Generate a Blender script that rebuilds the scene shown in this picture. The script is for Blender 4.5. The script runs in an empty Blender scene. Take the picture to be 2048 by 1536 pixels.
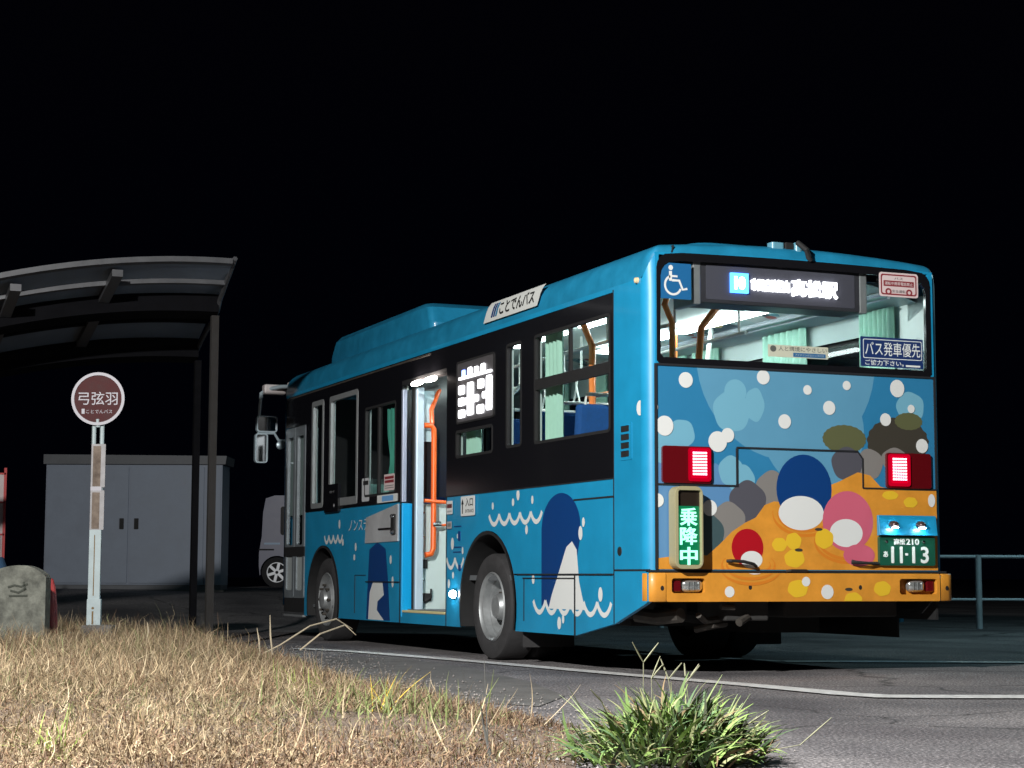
import bpy, math, random
import numpy as np
from mathutils import Vector, Matrix
from mathutils.geometry import tessellate_polygon
random.seed(7); rng = np.random.default_rng(7)
sc = bpy.context.scene
COL = sc.collection
R = math.radians

# ------------------------------------------------------------------ camera, sky, light, exposure
cam_d = bpy.data.cameras.new('camera'); cam = bpy.data.objects.new('camera', cam_d); COL.objects.link(cam)
cam_d.lens = 65.39; cam_d.sensor_width = 36; cam_d.clip_start = .1; cam_d.clip_end = 2000
_M = Matrix(((0.92565107, -0.37836856, 0.00270667), (-0.04152574, -0.09447438, 0.99466085), (0.37609268, 0.92082128, 0.10316235)))
cam.matrix_world = Matrix.Translation((-5.3943, -10.8725, 0.6476)) @ Matrix((_M[0], _M[1], -_M[2])).transposed().to_4x4()
sc.camera = cam
w = bpy.data.worlds.new('World'); sc.world = w; w.use_nodes = True
wn = w.node_tree
bg = wn.nodes['Background']
sky = wn.nodes.new('ShaderNodeTexSky'); sky.sky_type = 'NISHITA'; sky.sun_disc = False
sky.sun_elevation = R(-5); sky.sun_rotation = R(200)
ad = wn.nodes.new('ShaderNodeVectorMath'); ad.operation = 'ADD'; wn.links.new(sky.outputs[0], ad.inputs[0]); ad.inputs[1].default_value = (.003, .004, .013)
wn.links.new(ad.outputs[0], bg.inputs[0]); bg.inputs[1].default_value = 0.1
# street lamp of the yard, left of the bus and a little behind it
ld = bpy.data.lights.new('yard_lamp_light', 'POINT'); ld.energy = 7000; ld.shadow_soft_size = .10; ld.color = (1, .985, .95)
lo = bpy.data.objects.new('yard_lamp_light', ld); COL.objects.link(lo); lo.location = (-6.9, -6.2, 4.9)
# weaker bluish lamp on the far side of the yard, lights the tarmac and the rail behind the bus
l2 = bpy.data.lights.new('far_lamp_light', 'POINT'); l2.energy = 470; l2.shadow_soft_size = .10; l2.color = (.55, .92, 1)
o2 = bpy.data.objects.new('far_lamp_light', l2); COL.objects.link(o2); o2.location = (9.5, 3.5, 5.0)
sc.view_settings.view_transform = 'Standard'; sc.view_settings.look = 'None'
sc.view_settings.exposure = 0; sc.view_settings.gamma = 1; sc.view_settings.use_curve_mapping = False
sc.cycles.use_denoising = True
try: sc.cycles.denoiser = 'OPENIMAGEDENOISE'
except Exception: pass
sc.cycles.max_bounces = 8; sc.cycles.transparent_max_bounces = 16
sc.cycles.sample_clamp_indirect = 4; sc.cycles.caustics_reflective = False; sc.cycles.caustics_refractive = False

# ------------------------------------------------------------------ materials
MATS = {}
def mat(name, color, rough=.5, metal=0, var=0, scale=8, bump=0, bscale=60, coat=0, emit=0, ecol=None, dirt=None):
    if name in MATS: return MATS[name]
    m = bpy.data.materials.new(name); m.use_nodes = True; nt = m.node_tree; b = nt.nodes['Principled BSDF']
    b.inputs['Base Color'].default_value = (*color, 1); b.inputs['Roughness'].default_value = rough
    b.inputs['Metallic'].default_value = metal; b.inputs['Coat Weight'].default_value = coat; b.inputs['Coat Roughness'].default_value = .08
    if emit:
        b.inputs['Emission Color'].default_value = (*(ecol or color), 1); b.inputs['Emission Strength'].default_value = emit
    if var or bump:
        tc = nt.nodes.new('ShaderNodeTexCoord')
    if var:
        n = nt.nodes.new('ShaderNodeTexNoise'); n.inputs['Scale'].default_value = scale; n.inputs['Detail'].default_value = 8; n.inputs['Roughness'].default_value = .65
        nt.links.new(tc.outputs['Object'], n.inputs['Vector'])
        r = nt.nodes.new('ShaderNodeValToRGB'); r.color_ramp.elements[0].position = .3; r.color_ramp.elements[1].position = .72
        d = dirt or tuple(c * (1 - var) for c in color)
        r.color_ramp.elements[0].color = (*d, 1); r.color_ramp.elements[1].color = (*tuple(min(1, c * (1 + var * .5)) for c in color), 1)
        nt.links.new(n.outputs[0], r.inputs[0]); nt.links.new(r.outputs[0], b.inputs['Base Color'])
        mp = nt.nodes.new('ShaderNodeMapRange'); mp.inputs[3].default_value = max(0, rough - .12); mp.inputs[4].default_value = min(1, rough + .15)
        nt.links.new(n.outputs[0], mp.inputs[0]); nt.links.new(mp.outputs[0], b.inputs['Roughness'])
    if bump:
        n2 = nt.nodes.new('ShaderNodeTexNoise'); n2.inputs['Scale'].default_value = bscale; n2.inputs['Detail'].default_value = 6
        nt.links.new(tc.outputs['Object'], n2.inputs['Vector'])
        bp = nt.nodes.new('ShaderNodeBump'); bp.inputs['Strength'].default_value = bump; bp.inputs['Distance'].default_value = .01
        nt.links.new(n2.outputs[0], bp.inputs['Height']); nt.links.new(bp.outputs[0], b.inputs['Normal'])
    MATS[name] = m
    return m
def emis(name, col, s):
    if name in MATS: return MATS[name]
    m = bpy.data.materials.new(name); m.use_nodes = True; nt = m.node_tree; nt.nodes.clear()
    o = nt.nodes.new('ShaderNodeOutputMaterial'); e = nt.nodes.new('ShaderNodeEmission'); e.inputs[0].default_value = (*col, 1); e.inputs[1].default_value = s
    nt.links.new(e.outputs[0], o.inputs[0]); MATS[name] = m
    return m
def glass(name, tint, refl=.08, rough=.02):
    m = bpy.data.materials.new(name); m.use_nodes = True; nt = m.node_tree; nt.nodes.clear()
    o = nt.nodes.new('ShaderNodeOutputMaterial'); t = nt.nodes.new('ShaderNodeBsdfTransparent'); t.inputs[0].default_value = (*tint, 1)
    g = nt.nodes.new('ShaderNodeBsdfGlossy'); g.inputs['Roughness'].default_value = rough
    ge = nt.nodes.new('ShaderNodeNewGeometry'); dt = nt.nodes.new('ShaderNodeVectorMath'); dt.operation = 'DOT_PRODUCT'
    nt.links.new(ge.outputs['Normal'], dt.inputs[0]); nt.links.new(ge.outputs['Incoming'], dt.inputs[1])
    def mth(op, a, b_):
        n = nt.nodes.new('ShaderNodeMath'); n.operation = op
        for i, q in enumerate((a, b_)):
            if isinstance(q, (int, float)): n.inputs[i].default_value = q
            elif q is not None: nt.links.new(q, n.inputs[i])
        return n.outputs[0]
    f_ = mth('ADD', mth('MULTIPLY', mth('POWER', mth('SUBTRACT', 1.0, mth('ABSOLUTE', dt.outputs['Value'], 0)), 5.0), .9), .05)
    mx = nt.nodes.new('ShaderNodeMixShader'); nt.links.new(f_, mx.inputs[0]); nt.links.new(t.outputs[0], mx.inputs[1]); nt.links.new(g.outputs[0], mx.inputs[2])
    nt.links.new(mx.outputs[0], o.inputs[0]); MATS[name] = m
    return m
CY = mat('cyan_paint', (.012, .285, .53), .38, var=.16, scale=2.2, coat=.35, bump=.25, bscale=1.6)
ROOFP = mat('roof_paint', (.012, .22, .40), .45, var=.22, scale=5, coat=.2)
ORG = mat('orange_vinyl', (.72, .30, .035), .42, var=.18, scale=6, coat=.2)
BLK = mat('black_gloss', (.008, .008, .010), .16, coat=.3)
BLKM = mat('black_matte', (.012, .012, .013), .7, var=.3, scale=20)
SEAM = mat('seam_rubber', (.008, .010, .014), .8)
WHT = mat('white_vinyl', (.72, .74, .73), .45)
RUB = mat('tyre_rubber', (.035, .034, .036), .85, var=.25, scale=14, bump=.3, bscale=40)
RIM = mat('rim_silver', (.42, .44, .45), .42, metal=.6, var=.25, scale=9)
UNDER = mat('underbody', (.035, .034, .033), .85, var=.5, scale=8)
METG = mat('metal_dirty', (.09, .08, .07), .6, metal=.4, var=.5, scale=10)
ALU = mat('aluminium', (.55, .60, .66), .35, metal=.5, var=.08, scale=6)
INW = mat('interior_white', (.50, .60, .59), .6, var=.05, scale=4)
INC = mat('interior_ceiling', (.60, .66, .64), .65, var=.05, scale=4)
FLOOR = mat('interior_floor', (.12, .13, .14), .7)
ORP = mat('orange_rail', (.95, .26, .06), .35, coat=.4)
SEAT = mat('seat_blue', (.010, .085, .30), .85, var=.15, scale=30, bump=.3, bscale=90)
CURT = mat('curtain_pale_green', (.40, .66, .54), .85, var=.08, scale=10)
CURTG = mat('curtain_green', (.10, .48, .36), .85, var=.08, scale=10)
CHR = mat('chrome', (.75, .76, .78), .12, metal=1)
STRAP = mat('strap_white', (.75, .78, .74), .4)
G1 = glass('window_glass', (.86, .90, .89))
G2 = glass('rear_glass', (.88, .90, .90))
G3 = glass('front_glass', (.70, .74, .74))
LAMPW = emis('ceiling_lamp', (.84, 1, .98), 22)
REDL = mat('tail_red', (.11, .003, .006), .25, coat=.5)

# ------------------------------------------------------------------ mesh builder
class MB:
    def __init__(s): s.v = []; s.f = []; s.m = []; s.cur = 0; s.ranges = []
    def use(s, i): s.cur = i; return s
    def add(s, vs, fs):
        o = len(s.v); s.v += [tuple(map(float, p)) for p in vs]
        for f in fs: s.f.append(tuple(i + o for i in f)); s.m.append(s.cur)
        return s
    def box(s, x0, x1, y0, y1, z0, z1):
        v = [(x, y, z) for z in (z0, z1) for y in (y0, y1) for x in (x0, x1)]
        return s.add(v, [(0, 2, 3, 1), (4, 5, 7, 6), (0, 1, 5, 4), (2, 6, 7, 3), (0, 4, 6, 2), (1, 3, 7, 5)])
    def tube(s, pts, r, n=8, cap=True):
        pts = [Vector(p) for p in pts]; k = len(pts); rr = r if isinstance(r, (list, tuple)) else [r] * k
        t = (pts[1] - pts[0]).normalized(); up = Vector((0, 0, 1)) if abs(t.z) < .9 else Vector((1, 0, 0))
        a = t.cross(up).normalized(); vs = []
        for i, p in enumerate(pts):
            t = (pts[min(i + 1, k - 1)] - pts[max(i - 1, 0)]).normalized(); a = (a - t * a.dot(t)).normalized(); b = t.cross(a)
            for j in range(n):
                an = 2 * math.pi * j / n; vs.append(p + (a * math.cos(an) + b * math.sin(an)) * rr[i])
        fs = [(i * n + j, i * n + (j + 1) % n, (i + 1) * n + (j + 1) % n, (i + 1) * n + j) for i in range(k - 1) for j in range(n)]
        if cap: fs += [tuple(range(n))[::-1], tuple((k - 1) * n + j for j in range(n))]
        return s.add(vs, fs)
    def plate(s, loops, fr, t0=0, t1=None):
        """loops: 2D outer + holes; fr maps (a,b,c) to world; t1 None = flat print"""
        tris = tessellate_polygon([[Vector((a, b, 0)) for a, b in l] for l in loops])
        flat = [p for l in loops for p in l]; n = len(flat)
        if t1 is None: return s.add([fr(a, b, t0) for a, b in flat], [tuple(t) for t in tris])
        vs = [fr(a, b, t0) for a, b in flat] + [fr(a, b, t1) for a, b in flat]
        fs = [tuple(t) for t in tris] + [tuple(i + n for i in t[::-1]) for t in tris]; o = 0
        for l in loops:
            k = len(l); fs += [(o + i, o + (i + 1) % k, n + o + (i + 1) % k, n + o + i) for i in range(k)]; o += k
        return s.add(vs, fs)
    def grid(s, pts, close=False):
        r, c = len(pts), len(pts[0]); vs = [p for row in pts for p in row]
        fs = [(i * c + j, i * c + (j + 1) % c, (i + 1) * c + (j + 1) % c, (i + 1) * c + j) for i in range(r - 1) for j in range(c if close else c - 1)]
        return s.add(vs, fs)
    def lathe(s, prof, cen, axis='x', n=40, sgn=1):
        rows = []
        for a, r in prof:
            row = []
            for j in range(n):
                t = 2 * math.pi * j / n; q = (r * math.cos(t), r * math.sin(t))
                if axis == 'x': row.append((cen[0] + a * sgn, cen[1] + q[0], cen[2] + q[1]))
                elif axis == 'y': row.append((cen[0] + q[0], cen[1] + a * sgn, cen[2] + q[1]))
                else: row.append((cen[0] + q[0], cen[1] + q[1], cen[2] + a * sgn))
            rows.append(row)
        return s.grid(rows, True)
    def build(s, name, mats, parent=None, smooth=False, bevel=0, recalc=True, origin=None, angle=35, split=False):
        if split:
            par = list(range(len(s.v)))
            def find(i):
                while par[i] != i: par[i] = par[par[i]]; i = par[i]
                return i
            for f in s.f:
                for k in f[1:]: par[find(k)] = find(f[0])
            gr = {}
            for f, m in zip(s.f, s.m): gr.setdefault(find(f[0]), []).append((f, m))
            o = None
            for root, fl in gr.items():
                ids = sorted({i for f, m in fl for i in f}); mp = {i: k for k, i in enumerate(ids)}; q = MB(); q.v = [s.v[i] for i in ids]
                q.f = [tuple(mp[i] for i in f) for f, m in fl]; q.m = [m for f, m in fl]; o = q.build(name, mats, parent, smooth, bevel, recalc, origin, angle)
            return o
        if not isinstance(mats, (list, tuple)): mats = [mats]
        me = bpy.data.meshes.new(name)
        if parent is not None: org = Vector(parent['w']) if 'w' in parent else Vector((0, 0, 0))
        else: org = Vector(origin) if origin else Vector((0, 0, 0))
        me.from_pydata([tuple(Vector(p) - org) for p in s.v], [], s.f)
        for m in mats: me.materials.append(m)
        if len(mats) > 1: me.polygons.foreach_set('material_index', s.m)
        me.update()
        if recalc:
            import bmesh
            bm = bmesh.new(); bm.from_mesh(me); bmesh.ops.recalc_face_normals(bm, faces=bm.faces); bm.to_mesh(me); bm.free()
        if smooth:
            me.polygons.foreach_set('use_smooth', [True] * len(me.polygons)); me.set_sharp_from_angle(angle=R(angle))
        o = bpy.data.objects.new(name, me); COL.objects.link(o)
        if parent is not None: o.parent = parent; o['w'] = tuple(org)
        else: o.location = org; o['w'] = tuple(org)
        if bevel:
            b = o.modifiers.new('bevel', 'BEVEL'); b.width = bevel; b.segments = 2; b.limit_method = 'ANGLE'; b.angle_limit = R(40)
        return o
def thing(name, loc, label, cat, group=None):
    o = bpy.data.objects.new(name, None); COL.objects.link(o); o.location = loc; o['w'] = tuple(loc); o['label'] = label; o['category'] = cat
    if group: o['group'] = group
    return o
def empty_part(name, parent):
    o = bpy.data.objects.new(name, None); COL.objects.link(o); o.parent = parent; o['w'] = parent['w']; return o
def tag(o, label, cat, group=None):
    o['label'] = label; o['category'] = cat
    if group: o['group'] = group
    return o
def struct(o, kind='structure'): o['kind'] = kind; return o
def rrect(a0, a1, b0, b1, r, n=5):
    if r <= 0: return [(a0, b0), (a1, b0), (a1, b1), (a0, b1)]
    o = []
    for cx, cy, s in ((a1 - r, b0 + r, -90), (a1 - r, b1 - r, 0), (a0 + r, b1 - r, 90), (a0 + r, b0 + r, 180)):
        for i in range(n + 1):
            t = R(s + 90 * i / n); o.append((cx + r * math.cos(t), cy + r * math.sin(t)))
    return o
def ell(cx, cy, rx, ry, n=36, wob=0, k=7, ph=0):
    return [(cx + rx * (1 + wob * math.sin(k * t + ph)) * math.cos(t), cy + ry * (1 + wob * math.sin(k * t + ph)) * math.sin(t)) for t in [2 * math.pi * i / n for i in range(n)]]
def clip(poly, x0, x1, y0, y1):
    for ax, lim, sg in ((0, x0, 1), (0, x1, -1), (1, y0, 1), (1, y1, -1)):
        out = []
        for i in range(len(poly)):
            p, q = poly[i - 1], poly[i]; ip, iq = (p[ax] - lim) * sg >= 0, (q[ax] - lim) * sg >= 0
            if ip != iq:
                t = (lim - p[ax]) / (q[ax] - p[ax]); out.append((p[0] + (q[0] - p[0]) * t, p[1] + (q[1] - p[1]) * t))
            if iq: out.append(q)
        poly = out
        if len(poly) < 3: return []
    return poly
def ribbon(pts, wd, taper=False):
    L, Rr = [], []; n = len(pts)
    for i, p in enumerate(pts):
        q0, q1 = pts[max(i - 1, 0)], pts[min(i + 1, n - 1)]; dx, dy = q1[0] - q0[0], q1[1] - q0[1]; d = math.hypot(dx, dy) or 1
        k = wd / 2 * (1 if not taper else max(.25, 1 - abs(2 * i / (n - 1) - 1) ** 3))
        L.append((p[0] - dy / d * k, p[1] + dx / d * k)); Rr.append((p[0] + dy / d * k, p[1] - dx / d * k))
    return L + Rr[::-1]
SIDE = lambda a, b, c: (-c, a, b)            # a = Y, b = Z, c outwards from the left flank
SIDET = lambda a, b, c: (-c, -a, b)          # reading direction on the left flank
REAR = lambda a, b, c: (a, -c, b)            # a = X, b = Z, c outwards from the rear
RIGHT = lambda a, b, c: (2.3 + c, a, b)
def text(mb, body, fr, box, c0=0, depth=0, bold=0):
    cu = bpy.data.curves.new('t', 'FONT'); cu.body = body; cu.size = 1; cu.extrude = depth / 2; cu.offset = bold; cu.resolution_u = 3; cu.space_character = 1.0
    o = bpy.data.objects.new('t', cu); COL.objects.link(o)
    dg = bpy.context.evaluated_depsgraph_get(); me = o.evaluated_get(dg).to_mesh()
    vs = [tuple(v.co) for v in me.vertices]; fs = [tuple(p.vertices) for p in me.polygons]
    o.evaluated_get(dg).to_mesh_clear(); COL.objects.unlink(o); bpy.data.objects.remove(o); bpy.data.curves.remove(cu)
    if not vs: return
    x0, x1 = min(v[0] for v in vs), max(v[0] for v in vs); y0, y1 = min(v[1] for v in vs), max(v[1] for v in vs)
    a0, a1, b0, b1 = box
    mb.add([fr(a0 + (v[0] - x0) / (x1 - x0) * (a1 - a0), b0 + (v[1] - y0) / (y1 - y0) * (b1 - b0), c0 + v[2] + depth / 2) for v in vs], fs)

# ================================================================== THE SETTING
def hground(x, y):
    t = np.clip((y - 13) / 8, 0, 1); t = t * t * (3 - 2 * t)
    s = np.clip((9 - x) / 4, 0, 1)
    return .44 * t * s
xs = np.concatenate([[-600, -200, -80, -40, -25], np.arange(-16, 20, 1.0), [22, 26, 32, 40, 60, 120, 300, 800]])
ys = np.concatenate([[-300, -80, -30, -20], np.arange(-14, 34, 1.0), [36, 40, 50, 70, 120, 300, 900]])
g = MB(); g.grid([[(x, y, float(hground(x, y))) for x in xs] for y in ys])
am = bpy.data.materials.new('asphalt'); am.use_nodes = True; nt = am.node_tree; b = nt.nodes['Principled BSDF']
tc = nt.nodes.new('ShaderNodeTexCoord')
def noise(sc_, det, vec=None):
    n = nt.nodes.new('ShaderNodeTexNoise'); n.inputs['Scale'].default_value = sc_; n.inputs['Detail'].default_value = det
    nt.links.new(tc.outputs['Object'] if vec is None else vec, n.inputs['Vector']); return n
def ramp(fac, stops):
    r = nt.nodes.new('ShaderNodeValToRGB'); e = r.color_ramp.elements
    e[0].position, e[0].color = stops[0][0], (*stops[0][1], 1); e[1].position, e[1].color = stops[-1][0], (*stops[-1][1], 1)
    for p, c in stops[1:-1]: q = e.new(p); q.color = (*c, 1)
    nt.links.new(fac, r.inputs[0]); return r
def mixc(kind, fac, a, c):
    m = nt.nodes.new('ShaderNodeMix'); m.data_type = 'RGBA'; m.blend_type = kind; m.inputs[0].default_value = fac
    nt.links.new(a, m.inputs[6]); nt.links.new(c, m.inputs[7]); return m.outputs[2]
n1 = noise(.9, 7); n2 = noise(70, 4)
vo = nt.nodes.new('ShaderNodeTexVoronoi'); vo.inputs['Scale'].default_value = 90; nt.links.new(tc.outputs['Object'], vo.inputs['Vector'])
base = ramp(n1.outputs[0], [(.30, (.15, .142, .152)), (.5, (.21, .198, .206)), (.7, (.29, .272, .278))])
spk = ramp(n2.outputs[0], [(.32, (.30, .30, .31)), (.52, (.9, .9, .9)), (.68, (2.4, 2.35, 2.3))])
c1 = mixc('MULTIPLY', 1, base.outputs[0], spk.outputs[0])
st = ramp(vo.outputs['Distance'], [(.0, (1.5, 1.5, 1.5)), (.35, (1, 1, 1)), (.7, (.55, .55, .55))])
c2 = mixc('MULTIPLY', .8, c1, st.outputs[0])
wv = noise(2.2, 4); vm = nt.nodes.new('ShaderNodeVectorMath'); vm.operation = 'MULTIPLY_ADD'; nt.links.new(wv.outputs['Color'], vm.inputs[0]); vm.inputs[1].default_value = (.5, .5, 0); nt.links.new(tc.outputs['Object'], vm.inputs[2])
ve = nt.nodes.new('ShaderNodeTexVoronoi'); ve.feature = 'DISTANCE_TO_EDGE'; ve.inputs['Scale'].default_value = .42; nt.links.new(vm.outputs[0], ve.inputs['Vector'])
ck = ramp(ve.outputs['Distance'], [(.0, (.30, .30, .30)), (.006, (.75, .75, .75)), (.012, (1, 1, 1))]); c3 = mixc('MULTIPLY', 1, c2, ck.outputs[0])
sn = noise(.55, 5); so = ramp(sn.outputs[0], [(.36, (.55, .54, .56)), (.46, (.92, .92, .92)), (.6, (1.12, 1.10, 1.08))]); c4 = mixc('MULTIPLY', 1, c3, so.outputs[0])
nt.links.new(c4, b.inputs['Base Color']); b.inputs['Roughness'].default_value = .85
bp = nt.nodes.new('ShaderNodeBump'); bp.inputs['Strength'].default_value = .7; bp.inputs['Distance'].default_value = .012
nt.links.new(n2.outputs[0], bp.inputs['Height']); nt.links.new(bp.outputs[0], b.inputs['Normal'])
struct(g.build('ground', am, smooth=True))
# paler concrete apron between the grass and the line
CON = mat('worn_concrete', (.15, .145, .14), .9, var=.45, scale=3, bump=.5, bscale=50)
g = MB(); ap = [(-.95, 3.6), (-.55, 3.4), (-.62, 1.6), (-.9, -.2), (-1.25, -1.5), (-1.7, -2.2), (-2.1, -1.4), (-1.95, .2), (-1.6, 2.4), (-1.3, 3.6)]
g.plate([ap], lambda a, b_, c: (a, b_, c), .004); struct(g.build('concrete_apron', CON))
LINE = mat('road_paint', (.75, .75, .74), .75, var=.40, scale=18, dirt=(.40, .40, .40))
def line(pts, wd, name):
    q = []
    for i in range(len(pts) - 1):
        n = max(1, int(math.dist(pts[i], pts[i + 1]) / .25))
        q += [(pts[i][0] + (pts[i + 1][0] - pts[i][0]) * k / n, pts[i][1] + (pts[i + 1][1] - pts[i][1]) * k / n) for k in range(n)]
    q.append(pts[-1]); k = len(q)
    ws = [wd] * k if not isinstance(wd, tuple) else [wd[0] + (wd[1] - wd[0]) * min(1, max(0, (p[0] - .15) / .25)) for p in q]; La, Lb = [], []
    for i, p in enumerate(q):
        a_, b_ = q[max(i - 1, 0)], q[min(i + 1, k - 1)]; dx, dy = b_[0] - a_[0], b_[1] - a_[1]; dd_ = math.hypot(dx, dy)
        La.append((p[0] - dy / dd_ * ws[i] / 2, p[1] + dx / dd_ * ws[i] / 2)); Lb.append((p[0] + dy / dd_ * ws[i] / 2, p[1] - dx / dd_ * ws[i] / 2))
    L = La + Lb[::-1]; rows = [[(*L[i], .008) for i in range(k)], [(*L[2 * k - 1 - i], .008) for i in range(k)]]
    g = MB(); g.grid(rows); struct(g.build(name, LINE))
line([(-.82, 5.4), (-.55, 4.6), (-.22, 2.43), (.01, .44), (.20, -.96), (.28, -1.90), (.36, -2.14), (.60, -2.26), (1.08, -2.45), (2.6, -3.02), (6, -4.3)], (.17, .28), 'bay_line')
line([(1.30, 4.6), (2.01, 1.76)], .10, 'far_bay_line'); line([(2.02, 1.72), (2.8, 1.42), (3.6, 1.02), (5.4, .30), (9, -1.1)], .26, 'far_bay_line')

# grass verge: soil mound
def bnd(y):
    return np.interp(y, [-6, -5.2, -4.4, -3.5, -2.6, -1.2, 1, 3.3, 5.5, 9, 14], [-3.3, -2.9, -2.45, -2.05, -2.0, -2.08, -1.85, -1.5, -1.42, -1.75, -2.2])
def hsoil(x, y):
    d = np.clip(bnd(y) - x, 0, 3)
    return .012 + .13 * (1 - np.exp(-d * .9)) * np.clip((y + 6) / 7, .25, 1) + .012 * np.sin(x * 5 + y * 3) * np.clip(d * 3, 0, 1) + .010 * np.sin(y * 7 - x * 4) * np.clip(d * 3, 0, 1)
SOIL = mat('dry_soil', (.16, .12, .095), .95, var=.5, scale=9, bump=.8, bscale=40)
g = MB(); rows = []
for y in np.arange(-7, 14.01, .25):
    b0 = float(bnd(y)) + .03 * math.sin(y * 6); rows.append([(b0 - d, y, 0.002 if d == 0 else float(hsoil(b0 - d, y))) for d in (0, .06, .15, .3, .5, .8, 1.2, 1.7, 2.4, 3.2, 4.4, 7, 12)])
g.grid(rows); struct(g.build('verge_soil', SOIL, smooth=True))

# ================================================================== THE BUS
bus = thing('bus', (1.15, 4.5, 0), 'sky-blue city bus with bubble livery and orange bumper, rear facing the camera, side door open', 'bus')
YW = 2.83; YF = 7.37; RA = .60; RF = .56
def arch(yc, zc, r, z0, n=22):
    a0 = math.asin((z0 - zc) / r); return [(yc + r * math.cos(t), zc + r * math.sin(t)) for t in [a0 + (math.pi - 2 * a0) * i / n for i in range(n + 1)]]
def skirt(frame, name, door=True, c0=-.03, c1=0):
    """lower skin of one flank, built as separate panels"""
    def lower(y0, y1, z0=.24, z1=1.31): return [(y0, z0), (y1, z0), (y1, z1), (y0, z1)]
    P = []
    P.append([(.515, .335), (1.14, .24)] + [(1.14, .66), (.515, .66)])
    P.append([(1.15, .24), (YW - math.sqrt(RA * RA - .17 ** 2), .24)] + [p for p in arch(YW, .41, RA, .24)[::-1] if p[0] < YW and p[1] < .66] + [(YW - math.sqrt(RA ** 2 - .25 ** 2), .66), (1.15, .66)])
    up = [(.515, .672), (YW - math.sqrt(RA ** 2 - .262 ** 2), .672)] + [p for p in arch(YW, .41, RA, .24)[::-1] if p[1] > .68 and p[0] <= YW] + [p for p in arch(YW, .41, RA, .24)[::-1] if p[0] > YW] + [(3.765, .24), (3.765, 1.31), (.515, 1.31)]
    P.append(up)
    P.append([(4.96, .24)] + [(YF - math.sqrt(RF ** 2 - .16 ** 2), .24)] + arch(YF, .40, RF, .24)[::-1] + [(8.06, .24), (8.06, 1.31), (4.96, 1.31)])
    if not door: P.append(lower(3.775, 4.95)); P.append(lower(8.07, 8.90))
    k = 0
    for p in P:
        g = MB(); g.plate([p], frame, c0, c1); g.build('side_panel', CY, bus, bevel=0)
skirt(SIDE, 'left')
skirt(RIGHT, 'right', door=False)
# rear quarter panel with the vent, split at z .69
g = MB(); g.plate([[(.09, .70), (.503, .70), (.503, 2.62), (.09, 2.62)]], SIDE, -.03, 0)
g.build('quarter_panel', CY, bus)
g = MB(); g.plate([[(.0, .49), (.06, .468), (.503, .335), (.503, .69), (.0, .69)]], SIDE, -.03, 0); g.build('side_panel', CY, bus)
g = MB(); g.plate([[(.09, .69), (.503, .69), (.503, 2.62), (.09, 2.62)]], RIGHT, -.03, 0); g.build('quarter_panel', CY, bus)
g = MB(); g.plate([[(.0, .50), (.06, .50), (.503, .37), (.503, .68), (.0, .68)]], RIGHT, -.03, 0); g.build('side_panel', CY, bus)
g = MB(); g.box(2.245, 2.262, .04, .52, .36, .68); g.box(2.248, 2.263, .52, 2.2, .225, .68); g.build('skirt_shade_sheet', BLKM, bus)  # black sheets added so the inner right skirt stays in shade
# cant rail above the black band
g = MB(); g.plate([[(.51, 2.585), (8.88, 2.585), (8.88, 2.62), (.51, 2.62)]], SIDE, -.03, 0); g.build('cant_rail', CY, bus)
g = MB(); g.plate([[(.51, 2.585), (8.88, 2.585), (8.88, 2.62), (.51, 2.62)]], RIGHT, -.03, 0); g.build('cant_rail', CY, bus)
# black window band with openings
WL = [(.56, 1.88, 1.635, 2.445), (2.14, 2.44, 1.64, 2.44), (2.73, 3.55, 1.625, 1.845), (5.12, 6.02, 1.40, 2.24), (6.26, 7.20, 1.35, 2.45), (7.42, 7.84, 1.35, 2.45)]
holes = [rrect(a, b_, c, d, .035) for a, b_, c, d in WL]
outer = [(.51, 1.318), (3.775, 1.318), (3.775, 2.37), (4.945, 2.37), (4.945, 1.318), (8.06, 1.318), (8.06, 2.25), (8.86, 2.25), (8.86, 2.58), (.51, 2.58)]
g = MB(); g.plate([outer] + holes, SIDE, -.028, .004); g.build('window_band', BLK, bus)
WR = [(.56, 1.9, 1.62, 2.44), (2.05, 3.4, 1.62, 2.44), (3.55, 4.9, 1.4, 2.44), (5.05, 6.4, 1.4, 2.44), (6.55, 7.8, 1.4, 2.44), (8.0, 8.7, 1.4, 2.40)]
g = MB(); g.plate([[(.51, 1.318), (8.88, 1.318), (8.88, 2.58), (.51, 2.58)]] + [rrect(a, b_, c, d, .04) for a, b_, c, d in WR], RIGHT, -.028, .004); g.build('window_band', BLK, bus)
FRG = mat('window_frame_grey', (.34, .36, .37), .4, metal=.4, var=.1)
for i, (a, b_, c, d) in enumerate(WL):
    g = MB(); fm = FRG if i >= 4 else BLKM; wd = .045 if i >= 4 else .016
    g.plate([rrect(a - .006, b_ + .006, c - .006, d + .006, .035), rrect(a + wd, b_ - wd, c + wd, d - wd, .02)], SIDE, -.024, .007)
    if i == 0: g.box(-.006, .02, a, b_, 2.035, 2.115); g.box(-.004, .018, 1.225, 1.255, 2.11, 2.44)
    if i == 1: pass
    if i == 3: g.box(-.006, .02, 5.60, 5.64, 1.40, 2.24)
    if i == 4: g.box(-.008, .02, 6.26, 7.2, 1.35, 1.42)
    f = g.build('window', fm, bus)
    p = MB(); p.plate([rrect(a, b_, c, d, .03)], SIDE, -.014); p.build('pane', G3 if i >= 3 else G1, f, recalc=False)
for a, b_, c, d in WR:
    g = MB(); g.plate([rrect(a - .004, b_ + .004, c - .004, d + .004, .03), rrect(a + .02, b_ - .02, c + .02, d - .02, .02)], RIGHT, -.024, .007)
    g.box(2.285, 2.3, a, b_, (c + d) / 2, (c + d) / 2 + .05); f = g.build('window', BLKM, bus)
    p = MB(); p.plate([rrect(a, b_, c, d, .03)], RIGHT, -.014); p.build('pane', G1, f, recalc=False)
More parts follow.
